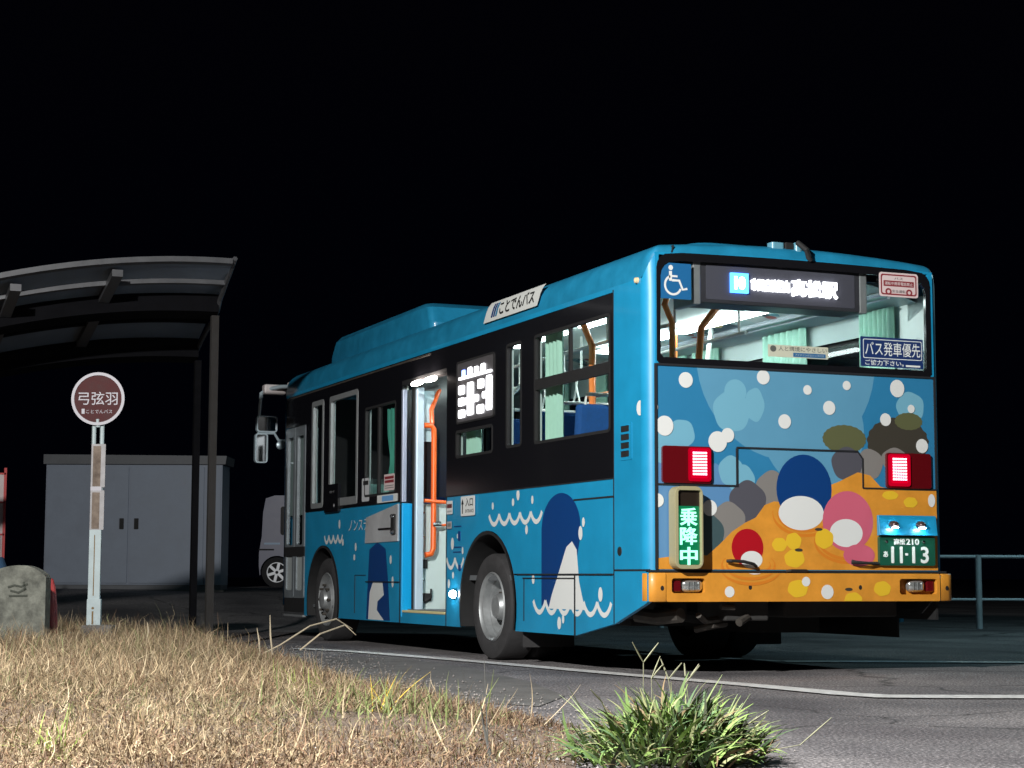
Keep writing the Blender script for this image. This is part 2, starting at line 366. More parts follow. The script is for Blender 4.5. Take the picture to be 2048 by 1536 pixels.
# rain gutter line
g = MB(); g.box(-.012, 0, 4.2, 8.8, 2.556, 2.572); g.build('door_rail', METG, bus)
# roof: inset loops of the rounded plan
def plan(d, n=6):
    r = max(.09 - d * .3, .02); x0, x1, y0, y1 = d, 2.3 - d, d, 8.97 - d
    o = []
    for cx, cy, s in ((x1 - r, y0 + r, -90), (x1 - r, y1 - r, 0), (x0 + r, y1 - r, 90), (x0 + r, y0 + r, 180)):
        for i in range(n + 1):
            t = R(s + 90 * i / n); o.append((cx + r * math.cos(t), cy + r * math.sin(t), -math.sin(t)))
    # subdivide long edges for the crown
    q = []
    for i, p in enumerate(o):
        q.append(p); nx = o[(i + 1) % len(o)]; L = math.dist(p[:2], nx[:2])
        if i % (n + 1) == n:
            m = 12
            for k in range(1, m): q.append(tuple(p[j] + (nx[j] - p[j]) * k / m for j in range(3)))
    return q
def crown(x): return .065 * (1 - ((x - 1.15) / 1.15) ** 2)
rows = []
for d, gz in ((0, 0), (.003, .25), (.012, .5), (.03, .68), (.06, .82), (.10, .92), (.16, .99), (.3, 1.04), (.5, 1.06), (.8, 1.08), (1.1, 1.09)):
    row = []
    for x, y, ny in plan(d):
        # ny = +1 at the rear edge
        zb = 2.62 + (.165 + .35 * crown(x)) * max(0, ny) ** 2
        if ny < .2: zb = 2.62
        zt = 2.845 + crown(x) * (1 if d else .3)
        row.append((x, y, zb + (zt - zb) * min(gz, 1) + max(0, gz - 1) * .45))
    rows.append(row)
g = MB(); g.grid(rows, True); g.build('roof', ROOFP, bus, smooth=True, angle=50)
# vertical rear corners
for sx in (0, 1):
    rows = []
    for z in np.linspace(0.695, 1, 12):
        row = []
        for i in range(9):
            t = i / 8 * math.pi / 2; x = .09 - .09 * math.cos(t); y = .09 - .09 * math.sin(t)
            zt = 2.62 + (.165) * (math.sin(t)) ** 2 if math.sin(t) > .2 else 2.62
            zz = .695 + (zt - .695) * (z - .695) / .305; row.append((x if sx == 0 else 2.3 - x, y, zz))
        rows.append(row)
    g = MB(); g.grid(rows); g.build('corner_pillar', CY, bus, smooth=True, recalc=False)
# front end: dark windscreen and pale-blue mask
g = MB(); g.plate([rrect(.02, 2.28, .34, 2.70, .08)], lambda a, b_, c: (a, 8.97 + c, b_), -.05, 0); g.build('front_panel', CY, bus)
g = MB(); g.box(.1, 2.2, 8.86, 8.88, .4, 2.6); g.build('cab_dark_sheet', BLKM, bus)  # black plate added to keep the cab end dark, hides the lit front panel
g = MB(); g.plate([rrect(.08, 2.22, 1.1, 2.62, .08)], lambda a, b_, c: (a, 8.972 + c, b_), 0, .01); g.build('windscreen', BLK, bus)
g = MB(); rows = [[(.09 - .09 * math.cos(t), 8.89 + .09 * math.sin(t), z) for t in [i / 6 * math.pi / 2 for i in range(7)]] for z in (.34, 1.2, 2.0, 2.63)]
g.grid(rows); g.build('corner_pillar', CY, bus, smooth=True)
# ---- rear panel with window opening
def topz(x): return 2.785 + .35 * crown(x)
RT = [(.062, .695), (2.238, .695), (2.238, topz(2.238))] + [(x, topz(x)) for x in np.linspace(2.1, .2, 12)] + [(.062, topz(.062))]
def winloop(i):
    top = [(x, 2.785 - i + .25 * crown(x)) for x in np.linspace(2.02, .26, 10)]
    x1, x0, zb, r = 2.215 - i * .7, .072 + i * .5, 2.045 + i * .8, .10
    o = [(x0 + .02, zb), (x1 - .02, zb), (x1, zb + .02), (x1, 2.785 - i - r)] + [(x1 - r + r * math.cos(t), 2.785 - i - r + r * math.sin(t)) for t in (.4, .8, 1.2)]
    o += top + [(x0 + r - r * math.cos(t), 2.785 - i - r + r * math.sin(t)) for t in (1.2, .8, .4)] + [(x0, 2.785 - i - r), (x0, zb + .02)]
    return o
HX = [(.66, 1.26), (.66, 1.50), (1.60, 1.50), (1.635, 1.46), (1.635, 1.26)]
g = MB(); g.plate([RT, [(.09, 2.06), (2.2, 2.06), (2.2, 2.772), (.09, 2.772)]], REAR, -.03, 0); g.build('rear_panel', CY, bus)
g = MB(); g.plate([winloop(0), winloop(.055)], REAR, -.02, .006); fr = g.build('rear_window', BLK, bus)
p = MB(); p.plate([winloop(.03)], REAR, -.008); p.build('pane', G2, fr, recalc=False)
# ---- rear livery print (flat vinyl), no characters
D1 = mat('vinyl_blue', (.028, .205, .40), .38, var=.06, scale=3, coat=.25); D2 = mat('vinyl_light_blue', (.11, .315, .48), .38, var=.05, scale=3, coat=.25)
D3 = mat('vinyl_pale_cloud', (.17, .42, .56), .38, coat=.25); D4 = mat('vinyl_grey_dark', (.085, .085, .105), .4, coat=.2)
D5 = mat('vinyl_grey', (.22, .21, .20), .4, coat=.2); D6 = mat('vinyl_slate', (.05, .09, .10), .4, coat=.2)
D7 = mat('vinyl_brown', (.050, .045, .035), .4, coat=.2); D8 = mat('vinyl_olive', (.11, .12, .055), .4, coat=.2)
D9 = mat('vinyl_yellow', (.78, .50, .03), .4, coat=.2); D10 = mat('vinyl_orange_dark', (.66, .21, .02), .4, coat=.2)
D11 = mat('vinyl_navy', (.004, .045, .19), .38, coat=.25); D12 = mat('vinyl_pink', (.60, .12, .19), .38, coat=.2); D13 = mat('vinyl_red', (.42, .006, .015), .38, coat=.2)
D14 = mat('vinyl_mid', (.10, .25, .47), .38, coat=.2)
DM = [D1, D2, D3, WHT, D4, D5, D6, D7, D8, ORG, D9, D10, D11, D12, D13, D14]
PR = MB(); layer = [0]
def dec(poly, mi, box=(.064, 2.236, .70, 2.035), fr_=REAR, mb=None):
    q = clip(poly, *box)
    if len(q) < 3: return
    layer[0] += 1; (mb or PR).use(mi).plate([q], fr_, .0012 + .00009 * layer[0])
def dell(l, mi, wob=0, k=7, **kw):
    for i, t in enumerate(l): dec(ell(*t, n=48 if wob == 0 else 90, wob=wob, k=k, ph=i * 1.7), mi, **kw)
dec([(0, .6), (2.3, .6), (2.3, 2.1), (0, 2.1)], 0)
dell([(1.057, 2.123, .695, .691), (1.256, 1.642, .40, .398)], 1)
dell([(.628, 1.751, .140, .139), (.802, 1.799, .073, .113), (.252, 1.586, .096, .096), (2.036, 1.827, .113, .106)], 2, wob=.035, k=5)
dell([(.656, 1.882, .083, .082)], 2)
dec([(0, .6), (.66, .6), (.66, 1.32), (.50, 1.40), (.3, 1.36), (.12, 1.42), (0, 1.36)], 15)
dell([(.617, 1.352, .093, .10), (.696, 1.296, .10, .10), (.122, 1.49, .127, .10)], 2, wob=.03, k=5)
dell([(1.93, 1.58, .25, .17)], 7, wob=.02, k=19); dell([(1.498, 1.59, .173, .096)], 8, wob=.018, k=21); dell([(2.019, 1.728, .113, .06)], 8, wob=.02, k=17)
dell([(1.699, 1.425, .104, .103)], 5, wob=.04, k=4); dell([(1.516, 1.422, .123, .113)], 4, wob=.03, k=5)
dell([(1.9, 1.46, .107, .08)], 5, wob=.03, k=5)
dell([(.929, 1.234, .125, .125)], 5, wob=.035, k=5); dell([(.741, 1.148, .138, .140)], 4, wob=.04, k=5)
dell([(.594, 1.019, .125, .125)], 5, wob=.04, k=5); dell([(.429, .924, .13, .150)], 6, wob=.045, k=5)
dec([(-.1, .75), (.182, .785), (.37, .80), (.43, .79), (.52, .86), (.62, .95), (.72, 1.01), (.80, 1.045), (.87, 1.13), (.94, 1.155), (1.02, 1.15), (1.25, 1.23), (1.444, 1.296), (1.60, 1.365), (1.70, 1.345), (1.78, 1.27), (1.9, 1.25), (2.4, 1.25), (2.4, .5), (-.1, .5)], 9)
def ring(cx, cy, rx, ry, wd, a0, a1): return ribbon([(cx + rx * math.cos(R(t)), cy + ry * math.sin(R(t))) for t in np.linspace(a0, a1, 26)], wd, True)
for cx, cy, rx, ry, a0, a1 in ((1.18, 1.08, .25, .15, 175, 350), (1.18, 1.08, .215, .12, 180, 340), (1.52, .90, .27, .15, 175, 310), (.742, .73, .20, .09, 150, 390), (.742, .73, .165, .065, 160, 380), (1.52, .90, .235, .125, 180, 300)):
    dec(ring(cx, cy, rx, ry, .022, a0, a1), 11)
# plain round shapes where the characters of the real livery are
dec(ell(1.175, 1.24, .215, .235), 12); dec([(x, z) for x, z in ell(1.15, 1.08, .175, .115, 48)], 3)
dec(ell(1.515, 1.03, .20, .205), 13); dec(ell(1.50, .95, .13, .095), 3); dec(ell(1.60, .80, .125, .075), 13)
dec(ell(.735, .845, .12, .125), 14); dec(ell(.765, .765, .082, .058), 3)
dell([(1.087, .892, .06, .055), (.978, .867, .056, .046), (1.092, .775, .077, .060), (1.326, .91, .072, .066), (1.857, 1.213, .064, .030), (2.021, 1.167, .056, .036)], 10, wob=.03, k=6)
dell([(1.283, .972, .030, .010), (1.126, .832, .030, .011)], 7)
BUB = [(.283, 1.944, .052, .052), (.868, 1.987, .049, .049), (1.21, 1.915, .033, .033), (1.521, 1.958, .032, .032), (1.929, 1.954, .058, .061), (1.379, 1.799, .048, .048), (1.029, 1.694, .049, .049), (1.829, 1.734, .044, .044), (2.04, 1.816, .029, .029), (.125, 1.636, .064, .066), (.517, 1.543, .069, .069), (.593, 1.588, .048, .048), (2.123, 1.56, .049, .049), (.454, 1.103, .053, .053), (.07, 1.147, .045, .045), (.04, 1.757, .037, .037), (2.193, 1.182, .029, .045)]
dell(BUB, 3)
PR.build('livery_print', DM, bus, recalc=False)
# prints on the left flank
PS = MB(); SB = (.52, 8.0, .25, 1.30)
def wave(y1, y0, zt, amp, n, wd, mi=3):
    """scalloped wave from Y=y1 (left in view) to y0"""
    for i in range(n):
        a, b_ = y1 + (y0 - y1) * i / n, y1 + (y0 - y1) * (i + 1) / n
        pts = [(a + (b_ - a) * t, zt - amp * math.sin(math.pi * t) ** .75 - (0)) for t in np.linspace(0.0, 1.0, 13)]
        dec(ribbon(pts, wd), mi, (.52, 8, .25, 1.30), SIDE, PS)
layer[0] = 0
dec([(1.75, .44)] + [(1.75, z) for z in (.7, .9, 1.0)] + [(1.40 + .345 * math.cos(t), 1.0 + .25 * math.sin(t)) for t in np.linspace(.1, math.pi - .1, 20)] + [(1.07, .9), (1.15, .7), (1.2, .44)], 12, SB, SIDE, PS)
dec([(1.62, .42), (1.56, .52), (1.45, .66), (1.30, .86), (1.2, .90), (1.12, .84), (1.08, .62), (.98, .42)], 3, SB, SIDE, PS)
dec([(5.94, .245), (5.90, .60), (5.86, .90), (5.62, .965), (5.38, .90), (5.30, .60), (5.24, .245)], 12, SB, SIDE, PS)
dec([(5.88, .245), (5.84, .50), (5.74, .60), (5.46, .60), (5.42, .48), (5.60, .42), (5.62, .34), (5.40, .245)], 3, SB, SIDE, PS)
wave(2.80, 1.74, 1.13, .075, 5, .036); wave(1.90, .55, .475, .085, 6, .036); wave(3.76, 3.36, .80, .08, 2, .034); wave(7.34, 6.72, 1.055, .07, 4, .035)
for y, z, ry, rz in ((2.72, 1.20, .022, .03), (2.30, 1.215, .024, .03), (2.20, 1.27, .03, .045), (1.92, 1.22, .022, .032), (1.0, 1.03, .024, .034), (1.05, .955, .034, .05), (2.03, 1.0, .026, .035), (1.90, .63, .026, .035), (.72, .53, .035, .05), (1.42, .32, .034, .045), (1.35, .35, .022, .032), (3.62, .92, .035, .05), (3.50, .98, .015, .02), (3.38, .86, .02, .03), (3.60, .66, .024, .028), (3.70, .59, .028, .038), (6.82, 1.16, .03, .045), (6.70, .98, .03, .035), (6.28, .93, .03, .04), (6.32, .83, .03, .03), (5.22, .80, .03, .04), (5.16, .60, .03, .05)):
    dec(ell(y, z, ry, rz, 20), 3, SB, SIDE, PS)
text(PS.use(3), 'ノンステップバス', SIDET, (-6.50, -5.25, 1.08, 1.20), .008)
PS.build('livery_print', DM, bus, recalc=False)
# bubbles wrapping onto the quarter panel and right corner
PQ = MB(); layer[0] = 0
PQ.plate([clip(ell(.012, 1.757, .05, .05), 0, .5, 0, 3)], lambda a, b_, c: (.0 - c + .0, a + .09, b_), .002)
PQ.build('livery_print', WHT, bus, recalc=False)
# seams of the rear hatch, drawn by rubber strips
S = MB()
def strip(a0, b0, a1, b1, wd, fr_, c0=-.002, c1=.0105):
    S.plate([ribbon([(a0, b0), (a1, b1)], wd)], fr_, c0, c1)
strip(.062, .70, .062, 2.045, .016, REAR); strip(2.236, 1.26, 2.236, 2.045, .014, REAR)
strip(.07, 2.040, 2.23, 2.040, .014, REAR)
strip(.07, 1.253, .655, 1.253, .011, REAR); strip(.66, 1.248, .66, 1.503, .011, REAR); strip(.66, 1.508, 1.60, 1.508, .011, REAR)
strip(1.60, 1.506, 1.637, 1.46, .007, REAR); strip(1.637, 1.46, 1.637, 1.26, .006, REAR); strip(1.637, 1.258, 2.23, 1.258, .009, REAR)
strip(0, .688, 2.3, .688, .014, REAR, -.03, .012)
strip(.509, .34, .509, 2.6, .011, SIDE, -.01, .003); strip(.0, .694, .51, .694, .012, SIDE, -.02, .003)
strip(.52, 1.19, 1.17, 1.19, .012, SIDE, -.002, .004)
strip(.52, .667, YW - RA - .02, .667, .010, SIDE, -.02, .010); strip(1.145, .24, 1.145, .66, .008, SIDE, -.02, .010)
strip(1.15, .64, 2.1, .64, .006, SIDE, 0, .010); strip(2.08, .32, 2.08, .64, .005, SIDE, 0, .006)
strip(4.98, .60, 5.95, .60, .008, SIDE, 0, .012); strip(6.3, .30, 6.3, .66, .006, SIDE, 0, .006); strip(5.96, .66, 6.3, .66, .006, SIDE, 0, .006)
strip(4.965, .24, 4.965, 1.31, .012, SIDE, -.02, .005); strip(3.77, .24, 3.77, 1.31, .01, SIDE, -.02, .005)
strip(.51, 1.313, 3.77, 1.313, .008, SIDE, -.02, .005)
S.build('seam_strips', SEAM, bus)
# wheel arch lips + liners
for yc, zc, r in ((YW, .41, RA), (YF, .40, RF)):
    for x0, sg in ((0, 1), (2.3, -1)):
        a = arch(yc, zc, r, .24, 26); g = MB()
        g.grid([[(x0 - .012 * sg, y, z) for y, z in a], [(x0 - .012 * sg, yc + (y - yc) * .955, zc + (z - zc) * .955) for y, z in a], [(x0 + .03 * sg, yc + (y - yc) * .955, zc + (z - zc) * .955) for y, z in a], [(x0 + .55 * sg, yc + (y - yc) * .93, zc + (z - zc) * .93) for y, z in a]])
        g.plate([a], lambda p, q, c: (x0 + (.55 + c) * sg, p, q), 0)
        g.build('wheel_arch', BLKM, bus, smooth=True)
# wheels
def wheel(x, y, r, rear, sg, steer=0):
    wp = empty_part('wheel', bus)
    cen = (x, y, r)
    g = MB(); g.lathe([(.01, .27), (-.004, .29), (-.012, .33), (-.012, .37), (0, r - .012), (.02, r), (.22, r), (.24, r - .015), (.25, .36), (.25, .28)], cen, 'x', 56, sg); g.build('tyre', RUB, wp, smooth=True)
    g = MB()
    if rear: pr = [(.005, .272), (-.006, .262), (.012, .25), (.02, .235), (.07, .228), (.075, .215), (.12, .205), (.13, .19), (.155, .17), (.155, .13), (.13, .115), (.05, .10), (.03, .085), (.02, .0)]
    else: pr = [(.005, .272), (-.006, .262), (.012, .25), (.03, .235), (.06, .225), (.05, .20), (.0, .16), (-.01, .12), (-.02, .10), (-.05, .09), (-.06, .06), (-.062, 0)]
    g.lathe(pr, cen, 'x', 48, sg)
    g.build('rim', RIM, wp, smooth=True)
    g = MB()
    for i in range(8):
        t = i * math.pi / 4; yy, zz = y + math.cos(t) * .145, r + math.sin(t) * .145; dx = .14 if rear else -.005
        g.tube([(x + dx * sg, yy, zz), (x + (dx - .035) * sg, yy, zz)], .014, 6)
        t += .4; yy, zz = y + math.cos(t) * .205, r + math.sin(t) * .205
    g.build('wheel_nut', METG, wp, split=True)
wheel(.035, YW, .415, True, 1); wheel(.035, YF, .415, False, 1); wheel(2.265, YW, .415, True, -1); wheel(2.265, YF, .415, False, -1)
g = MB()
for x, sg in ((.31, 1), (1.99, -1)): g.lathe([(0, .25), (-.0, .37), (.02, .41), (.22, .41), (.24, .37), (.24, .25), (0, .25)], (x, YW, .415), 'x', 40, sg)
g.build('inner_tyre', RUB, bus, smooth=True, split=True)
# underbody
g = MB(); g.box(.16, 2.14, 3.5, 6.75, .26, .34); g.box(.45, 1.85, 1.2, 8.8, .30, .5); g.box(.5, 1.8, YW - .12, YW + .12, .28, .55); g.box(.1, 2.2, .08, 2.1, .5, .62)
g.box(.62, .95, .1, .5, .36, .5); g.box(1.1, 2.0, .15, .9, .38, .5); g.box(.3, .55, .5, 1.1, .36, .52); g.box(.05, .12, 3.5, 6.7, .25, .34)
g.tube([(.25, .35, .42), (.5, .6, .40), (.9, .9, .36), (1.2, 1.6, .36)], .045, 10); g.box(1.3, 1.9, 1.0, 2.0, .25, .5)
g.build('chassis', UNDER, bus, bevel=.012)
g = MB(); g.tube([(.42, .10, .40), (.50, .16, .36), (.62, .2, .37), (.75, .14, .42)], .022, 8); g.tube([(.70, .06, .35), (.78, .10, .38), (.80, .2, .44)], .028, 8); g.tube([(.56, .05, .455), (.66, .05, .45)], .02, 8)
g.tube([(.12, .42, .40), (.22, .30, .38), (.30, .12, .40)], .05, 10); g.tube([(.5, .3, .30), (.58, .2, .33), (.7, .25, .34)], .025, 8); 
g.build('engine_pipes', METG, bus, smooth=True, split=True)
# mudflaps
for x in (.04, 1.85):
    g = MB(); g.box(x, x + .42, YW - .64, YW - .625, .12, .5); g.build('mudflap', RUB, bus)
# ---- bumper
BF = lambda a, b_, c: (a, -.035 - c, b_)
lampL = rrect(.155, .40, .545, .642, .02); lampR = rrect(1.90, 2.205, .535, .642, .02)
g = MB(); g.plate([rrect(.118, 2.228, .49, .677, .012), lampL[::-1], lampR[::-1]], BF, -.05, 0); g.box(.118, 2.228, .10, .16, .49, .677)
g.box(.14, 2.21, .03, .04, .53, .66)
bumper = g.build('bumper', ORG, bus)
for s in (0, 1):
    rows = []
    for z in (.49, .497, .67, .677):
        ins = .008 if z in (.49, .677) else 0
        pr = [(.112, -.035 + ins), (.05, -.033 + ins), (.015, -.02 + ins), (0 - .004 + ins, .02), (-.004 + ins, .075)]
        rows.append([(x if s == 0 else 2.346 - x, y, z) for x, y in pr])
    g = MB(); g.grid(rows); g.add([rows[3][i] for i in range(5)] + [((.112 if s == 0 else 2.234), .075, .677)], [(0, 1, 2, 3, 4, 5)]); g.add([rows[0][i] for i in range(5)] + [((.112 if s == 0 else 2.234), .075, .49)], [(0, 1, 2, 3, 4, 5)])
    g.build('bumper_corner', ORG, bus, smooth=True, angle=50)
g = MB()
for a, z in ((.086, .578), (.735, .583), (1.585, .583), (2.285, .578)): g.plate([ell(a, z, .013, .016, 18)], BF, .001)
g.build('bolt_hole', BLKM, bus, recalc=False, split=True)
BP = MB(); layer[0] = 0; bx = (.12, 2.226, .492, .675)
for l in ((1.096, .575, .077, .058), (1.527, .50, .07, .05), (1.759, .575, .067, .05)): dec(ell(*l, n=40, wob=.03, k=6), 10, bx, BF, BP)
dec(ell(1.493, .57, .03, .011), 7, bx, BF, BP); dec(ring(.742, .73, .24, .125, .02, 200, 345), 11, bx, BF, BP); dec(ring(.742, .73, .20, .09, .02, 210, 330), 11, bx, BF, BP); dec(ell(.77, .69, .06, .022), 3, bx, BF, BP)
for l in ((1.16, .622, .032, .032), (.579, .554, .036, .036), (1.324, .553, .048, .048)): dec(ell(*l), 3, bx, BF, BP)
BP.build('livery_print', DM, bus, recalc=False)
# reversing lamps in the bumper
LENS = mat('clear_lens', (.55, .58, .58), .12, metal=.75, coat=1)
for x0, x1, rx0, rx1 in ((.245, .40, .165, .235), (1.985, 2.125, 2.135, 2.195)):
    g = MB(); g.use(0); cx = (x0 + x1) / 2; hw = (x1 - x0) / 2
    rows = []
    for k, (s, dd) in enumerate(((1, 0), (.97, .02), (.8, .034), (.45, .042), (.05, .044))):
        rows.append([(cx + a * s * hw, .02 - dd, .593 + b_ * s * .044) for a, b_ in [(math.copysign(abs(math.cos(t)) ** .6, math.cos(t)), math.copysign(abs(math.sin(t)) ** .6, math.sin(t))) for t in [i / 24 * 2 * math.pi for i in range(24)]]])
    g.grid(rows, True)
    for q in (.25, .5, .75):
        xx = x0 + (x1 - x0) * q; g.box(xx - .003, xx + .003, -.027, -.02, .565, .62)
    g.build('reversing_lamp', LENS, bus, smooth=True)
    g = MB(); g.box(rx0, rx1, -.012, .02, .555, .628); g.build('reflector', REDL, bus, bevel=.006)
# tail lamps
TLF = lambda a, b_, c: (a, -c, b_)
ledm = emis('tail_led', (1, .42, .50), 5); glow = emis('tail_glow', (1, .0, .03), .75); glowe = emis('tail_glow_edge', (1, .0, .03), .55)
for x0, x1, l0, l1 in ((.10, .462, .300, .430), (1.822, 2.185, 1.845, 1.985)):
    g = MB(); g.plate([rrect(x0, x1, 1.262, 1.505, .02)], TLF, .0, .022); h = g.build('tail_lamp', REDL, bus, bevel=.004)
    g = MB(); g.plate([rrect(l0 - .012, l1 + .022, 1.275, 1.497, .02)], TLF, .0225, .034); g.build('brake_surround', glowe, h)
    g = MB(); g.plate([rrect(l0, l1, 1.295, 1.485, .015)], TLF, .0345, .037); g.build('brake_lens', glow, h)
    g = MB()
    for i in range(6):
        for j in range(8):
            a = l0 + .012 + (l1 - l0 - .024) * (i + .5) / 6; z = 1.312 + (1.472 - 1.312) * (j + .5) / 8
            g.box(a - .0062, a + .0062, -.0435, -.0375, z - .0058, z + .0058)
    g.build('brake_led', ledm, h)
# boarding sign
SF = lambda a, b_, c: (a, -c, b_)
CREAM = mat('sign_frame_cream', (.36, .33, .19), .45); SCR = mat('sign_screen', (.02, .014, .01), .35)
g = MB(); g.plate([rrect(.147, .352, .702, 1.238, .05), rrect(.172, .338, .728, 1.212, .015)[::-1]], SF, .012, .105)
sg_ = g.build('boarding_sign', CREAM, bus, bevel=.008)
g = MB(); g.plate([rrect(.16, .34, .715, 1.22, .02)], SF, .012, .080); g.build('screen', SCR, sg_)
grn = emis('green_led', (.30, 1, .62), 2.5); g = MB()
for ch, z in (('乗', .982), ('降', .858), ('中', .728)): text(g, ch, SF, (.193, .318, z, z + .116), .0815, .008, .016)
g.build('lit_lettering', grn, sg_, recalc=False)
g = MB(); g.plate([rrect(.174, .336, .730, 1.11, .01)], SF, .0808); g.build('led_backing', mat('green_glow_panel', (.0, .05, .02), .4, emit=.15, ecol=(.0, .9, .35)), sg_, recalc=False)
# licence plate and its lamp housing
g = MB(); g.plate([[(0, .94), (0, 1.075), (.02, 1.075), (.040, .938), (.0, .935)]], lambda a, b_, c: (1.735 + c, -.018 - a, b_), 0, .468)
hp = g.build('plate_lamp_housing', CY, bus, bevel=.004)
for x in (1.845, 2.065):
    g = MB(); rows = []
    for k in range(7):
        t = k / 6 * math.pi / 2; rows.append([(x + .036 * math.cos(t) * math.cos(q), -.05 - .05 * math.sin(t), 1.01 + .028 * math.cos(t) * math.sin(q)) for q in [i / 20 * 2 * math.pi for i in range(20)]])
    g.grid(rows, True); g.build('lamp_shell', mat('lamp_shell_bronze', (.12, .08, .08), .2, metal=.7), hp, smooth=True)
    g = MB(); g.box(x - .024, x + .012, -.098, -.070, .985, .990); g.build('lamp_bulb', emis('plate_lamp', (.75, .95, 1), 110), hp)
PG = mat('plate_green', (.008, .085, .050), .4, coat=.3); PWM = mat('plate_white', (.78, .82, .80), .5)
g = MB(); g.plate([rrect(1.748, 2.198, .732, .93, .012)], lambda a, b_, c: (a, -.030 - c, b_), -.03, 0); pl = g.build('licence_plate', PG, bus, bevel=.003)
PF = lambda a, b_, c: (a, -.030 - c, b_)
g = MB(); text(g, '高松', PF, (1.862, 1.952, .874, .916), .001, .003, .03); text(g, '210', PF, (1.960, 2.065, .874, .916), .001, .003, .02); text(g, 'あ', PF, (1.775, 1.812, .788, .830), .001, .003, .03)
for a in (1.838, 1.908, 2.008): g.plate([rrect(a, a + .022, .748, .862, .006)], PF, .001, .004)
text(g, '3', PF, (2.078, 2.142, .748, .862), .001, .003, .02); g.plate([rrect(1.952, 1.974, .80, .817, .005)], PF, .001, .004)
g.build('plate_number', PWM, pl, recalc=False)
g = MB()
for a in (1.80, 2.10): g.lathe([(0, .011), (.008, .010), (.010, 0)], (a, -.031, .895), 'y', 12, -1)
g.build('plate_screw', CHR, pl, smooth=True)
# two dark handles
g = MB(); g.tube([(.57, -.02, .755), (.59, -.045, .757), (.68, -.05, .752), (.76, -.045, .735), (.79, -.02, .72)], .011, 8); g.build('handle', BLKM, bus, smooth=True)
g = MB(); g.tube([(1.53, -.02, .755), (1.55, -.04, .752), (1.64, -.045, .747), (1.74, -.02, .745)], [.016, .012, .010, .012], 8); g.build('handle', BLKM, bus, smooth=True)
g = MB(); g.tube([(1.02, -.02, .69), (1.04, -.045, .695), (1.16, -.045, .695), (1.18, -.02, .69)], .009, 8); g.build('handle', BLKM, bus, smooth=True)
# rear roof fittings
g = MB(); g.plate([rrect(.975, 1.075, .04, .12, .02)], lambda a, b_, c: (a, b_, 2.86 + c), 0, .065); g.build('roof_lamp', mat('roof_fitting', (.12, .32, .42), .3), bus, bevel=.02)
g = MB(); g.plate([rrect(1.15, 1.20, .02, .10, .018)], lambda a, b_, c: (a, b_, 2.86 + c), 0, .07); g.build('roof_lamp', MATS['roof_fitting'], bus, bevel=.02)
g = MB(); g.box(1.08, 1.145, .04, .10, 2.86, 2.93); g.tube([(1.16, .02, 2.93), (1.19, -.05, 2.87), (1.22, -.03, 2.82), (1.245, -.015, 2.81)], .02, 8); g.build('rear_camera', BLKM, bus, bevel=.008)
g = MB(); rows = []
for s, dz in ((1, 0), (.93, .03), (.8, .045), (.3, .05), (.02, .05)): rows.append([(.85 + .34 * s * math.copysign(abs(math.cos(t)) ** .5, math.cos(t)), .75 + .4 * s * math.copysign(abs(math.sin(t)) ** .5, math.sin(t)), 2.92 + dz) for t in [i / 28 * 2 * math.pi for i in range(28)]])
g.grid(rows, True); g.build('roof_hatch', ROOFP, bus, smooth=True)
g = MB(); g.lathe([(0, .022), (.02, .018), (.028, 0)], (-.001, .13, 2.61), 'x', 16, -1); g.build('marker_lamp', mat('marker_amber', (.8, .6, .35), .2, coat=1), bus, smooth=True)
# seams of roof corner
g = MB(); g.plate([ribbon([(.20, 2.84), (.185, 2.79)], .008)], REAR, -.03, .004); g.build('seam_strips', SEAM, bus)
# roof air conditioner
def acbox():
    x0, x1 = .20, 2.10; y0, y1 = 4.75, 7.90; zb, zt = 2.84, 3.145
    g = MB()
    base_ = [(x0, y0), (x1, y0), (x1, y1), (x0, y1)]
    rows = []
    for (i, ya, yb, z) in ((0, 0, 0, zb), (0, .0, .0, zb + .09), (.015, .12, .10, zt - .06), (.045, .24, .19, zt - .015), (.09, .30, .25, zt), (.6, .8, .8, zt + .03)):
        rr = rrect(x0 + i, x1 - i, y0 + ya, y1 - yb, .07, 4); rows.append([(a, b_, z) for a, b_ in rr])
    g.grid(rows, True); g.build('air_conditioner', ROOFP, bus, smooth=True, angle=28)
acbox()
g = MB(); g.box(.19, .20, 4.75, 7.9, 2.855, 2.872); g.build('seam_strips', SEAM, bus)
# company panel at the roof edge (flat board curved with the roof side)
def RC(a, b_, c):  # a = -Y, b = 0..1 up the roof side
    prof = [(-.004, 2.665), (-.003, 2.70), (.002, 2.75), (.012, 2.79), (.028, 2.82)]
    t = min(max(b_, 0), 1) * 4; i = min(int(t), 3); f = t - i
    return (prof[i][0] + (prof[i + 1][0] - prof[i][0]) * f - c, -a, prof[i][1] + (prof[i + 1][1] - prof[i][1]) * f)
g = MB(); g.grid([[RC(-2.90 + 1.10 * j / 6 + (.10 if 1 else 0) * (i / 4) - .0, i / 4, .014) for j in range(7)] for i in range(5)])
cp = g.build('company_board', mat('board_white', (.62, .64, .62), .5), bus, recalc=False)
g = MB(); text(g.use(0), 'ことでんバス', RC, (-2.56, -1.86, .22, .80), .018, 0, .02)

for mi_, a0 in ((1, -2.735), (1, -2.69), (2, -2.645)):
    g.use(mi_); g.grid([[RC(a0 + .05 * t, .2 + .62 * t, .018), RC(a0 + .03 + .05 * t, .2 + .62 * t, .018)] for t in np.linspace(0, 1, 7)])
g.build('board_lettering', [BLKM, D11, D1], cp, recalc=False)
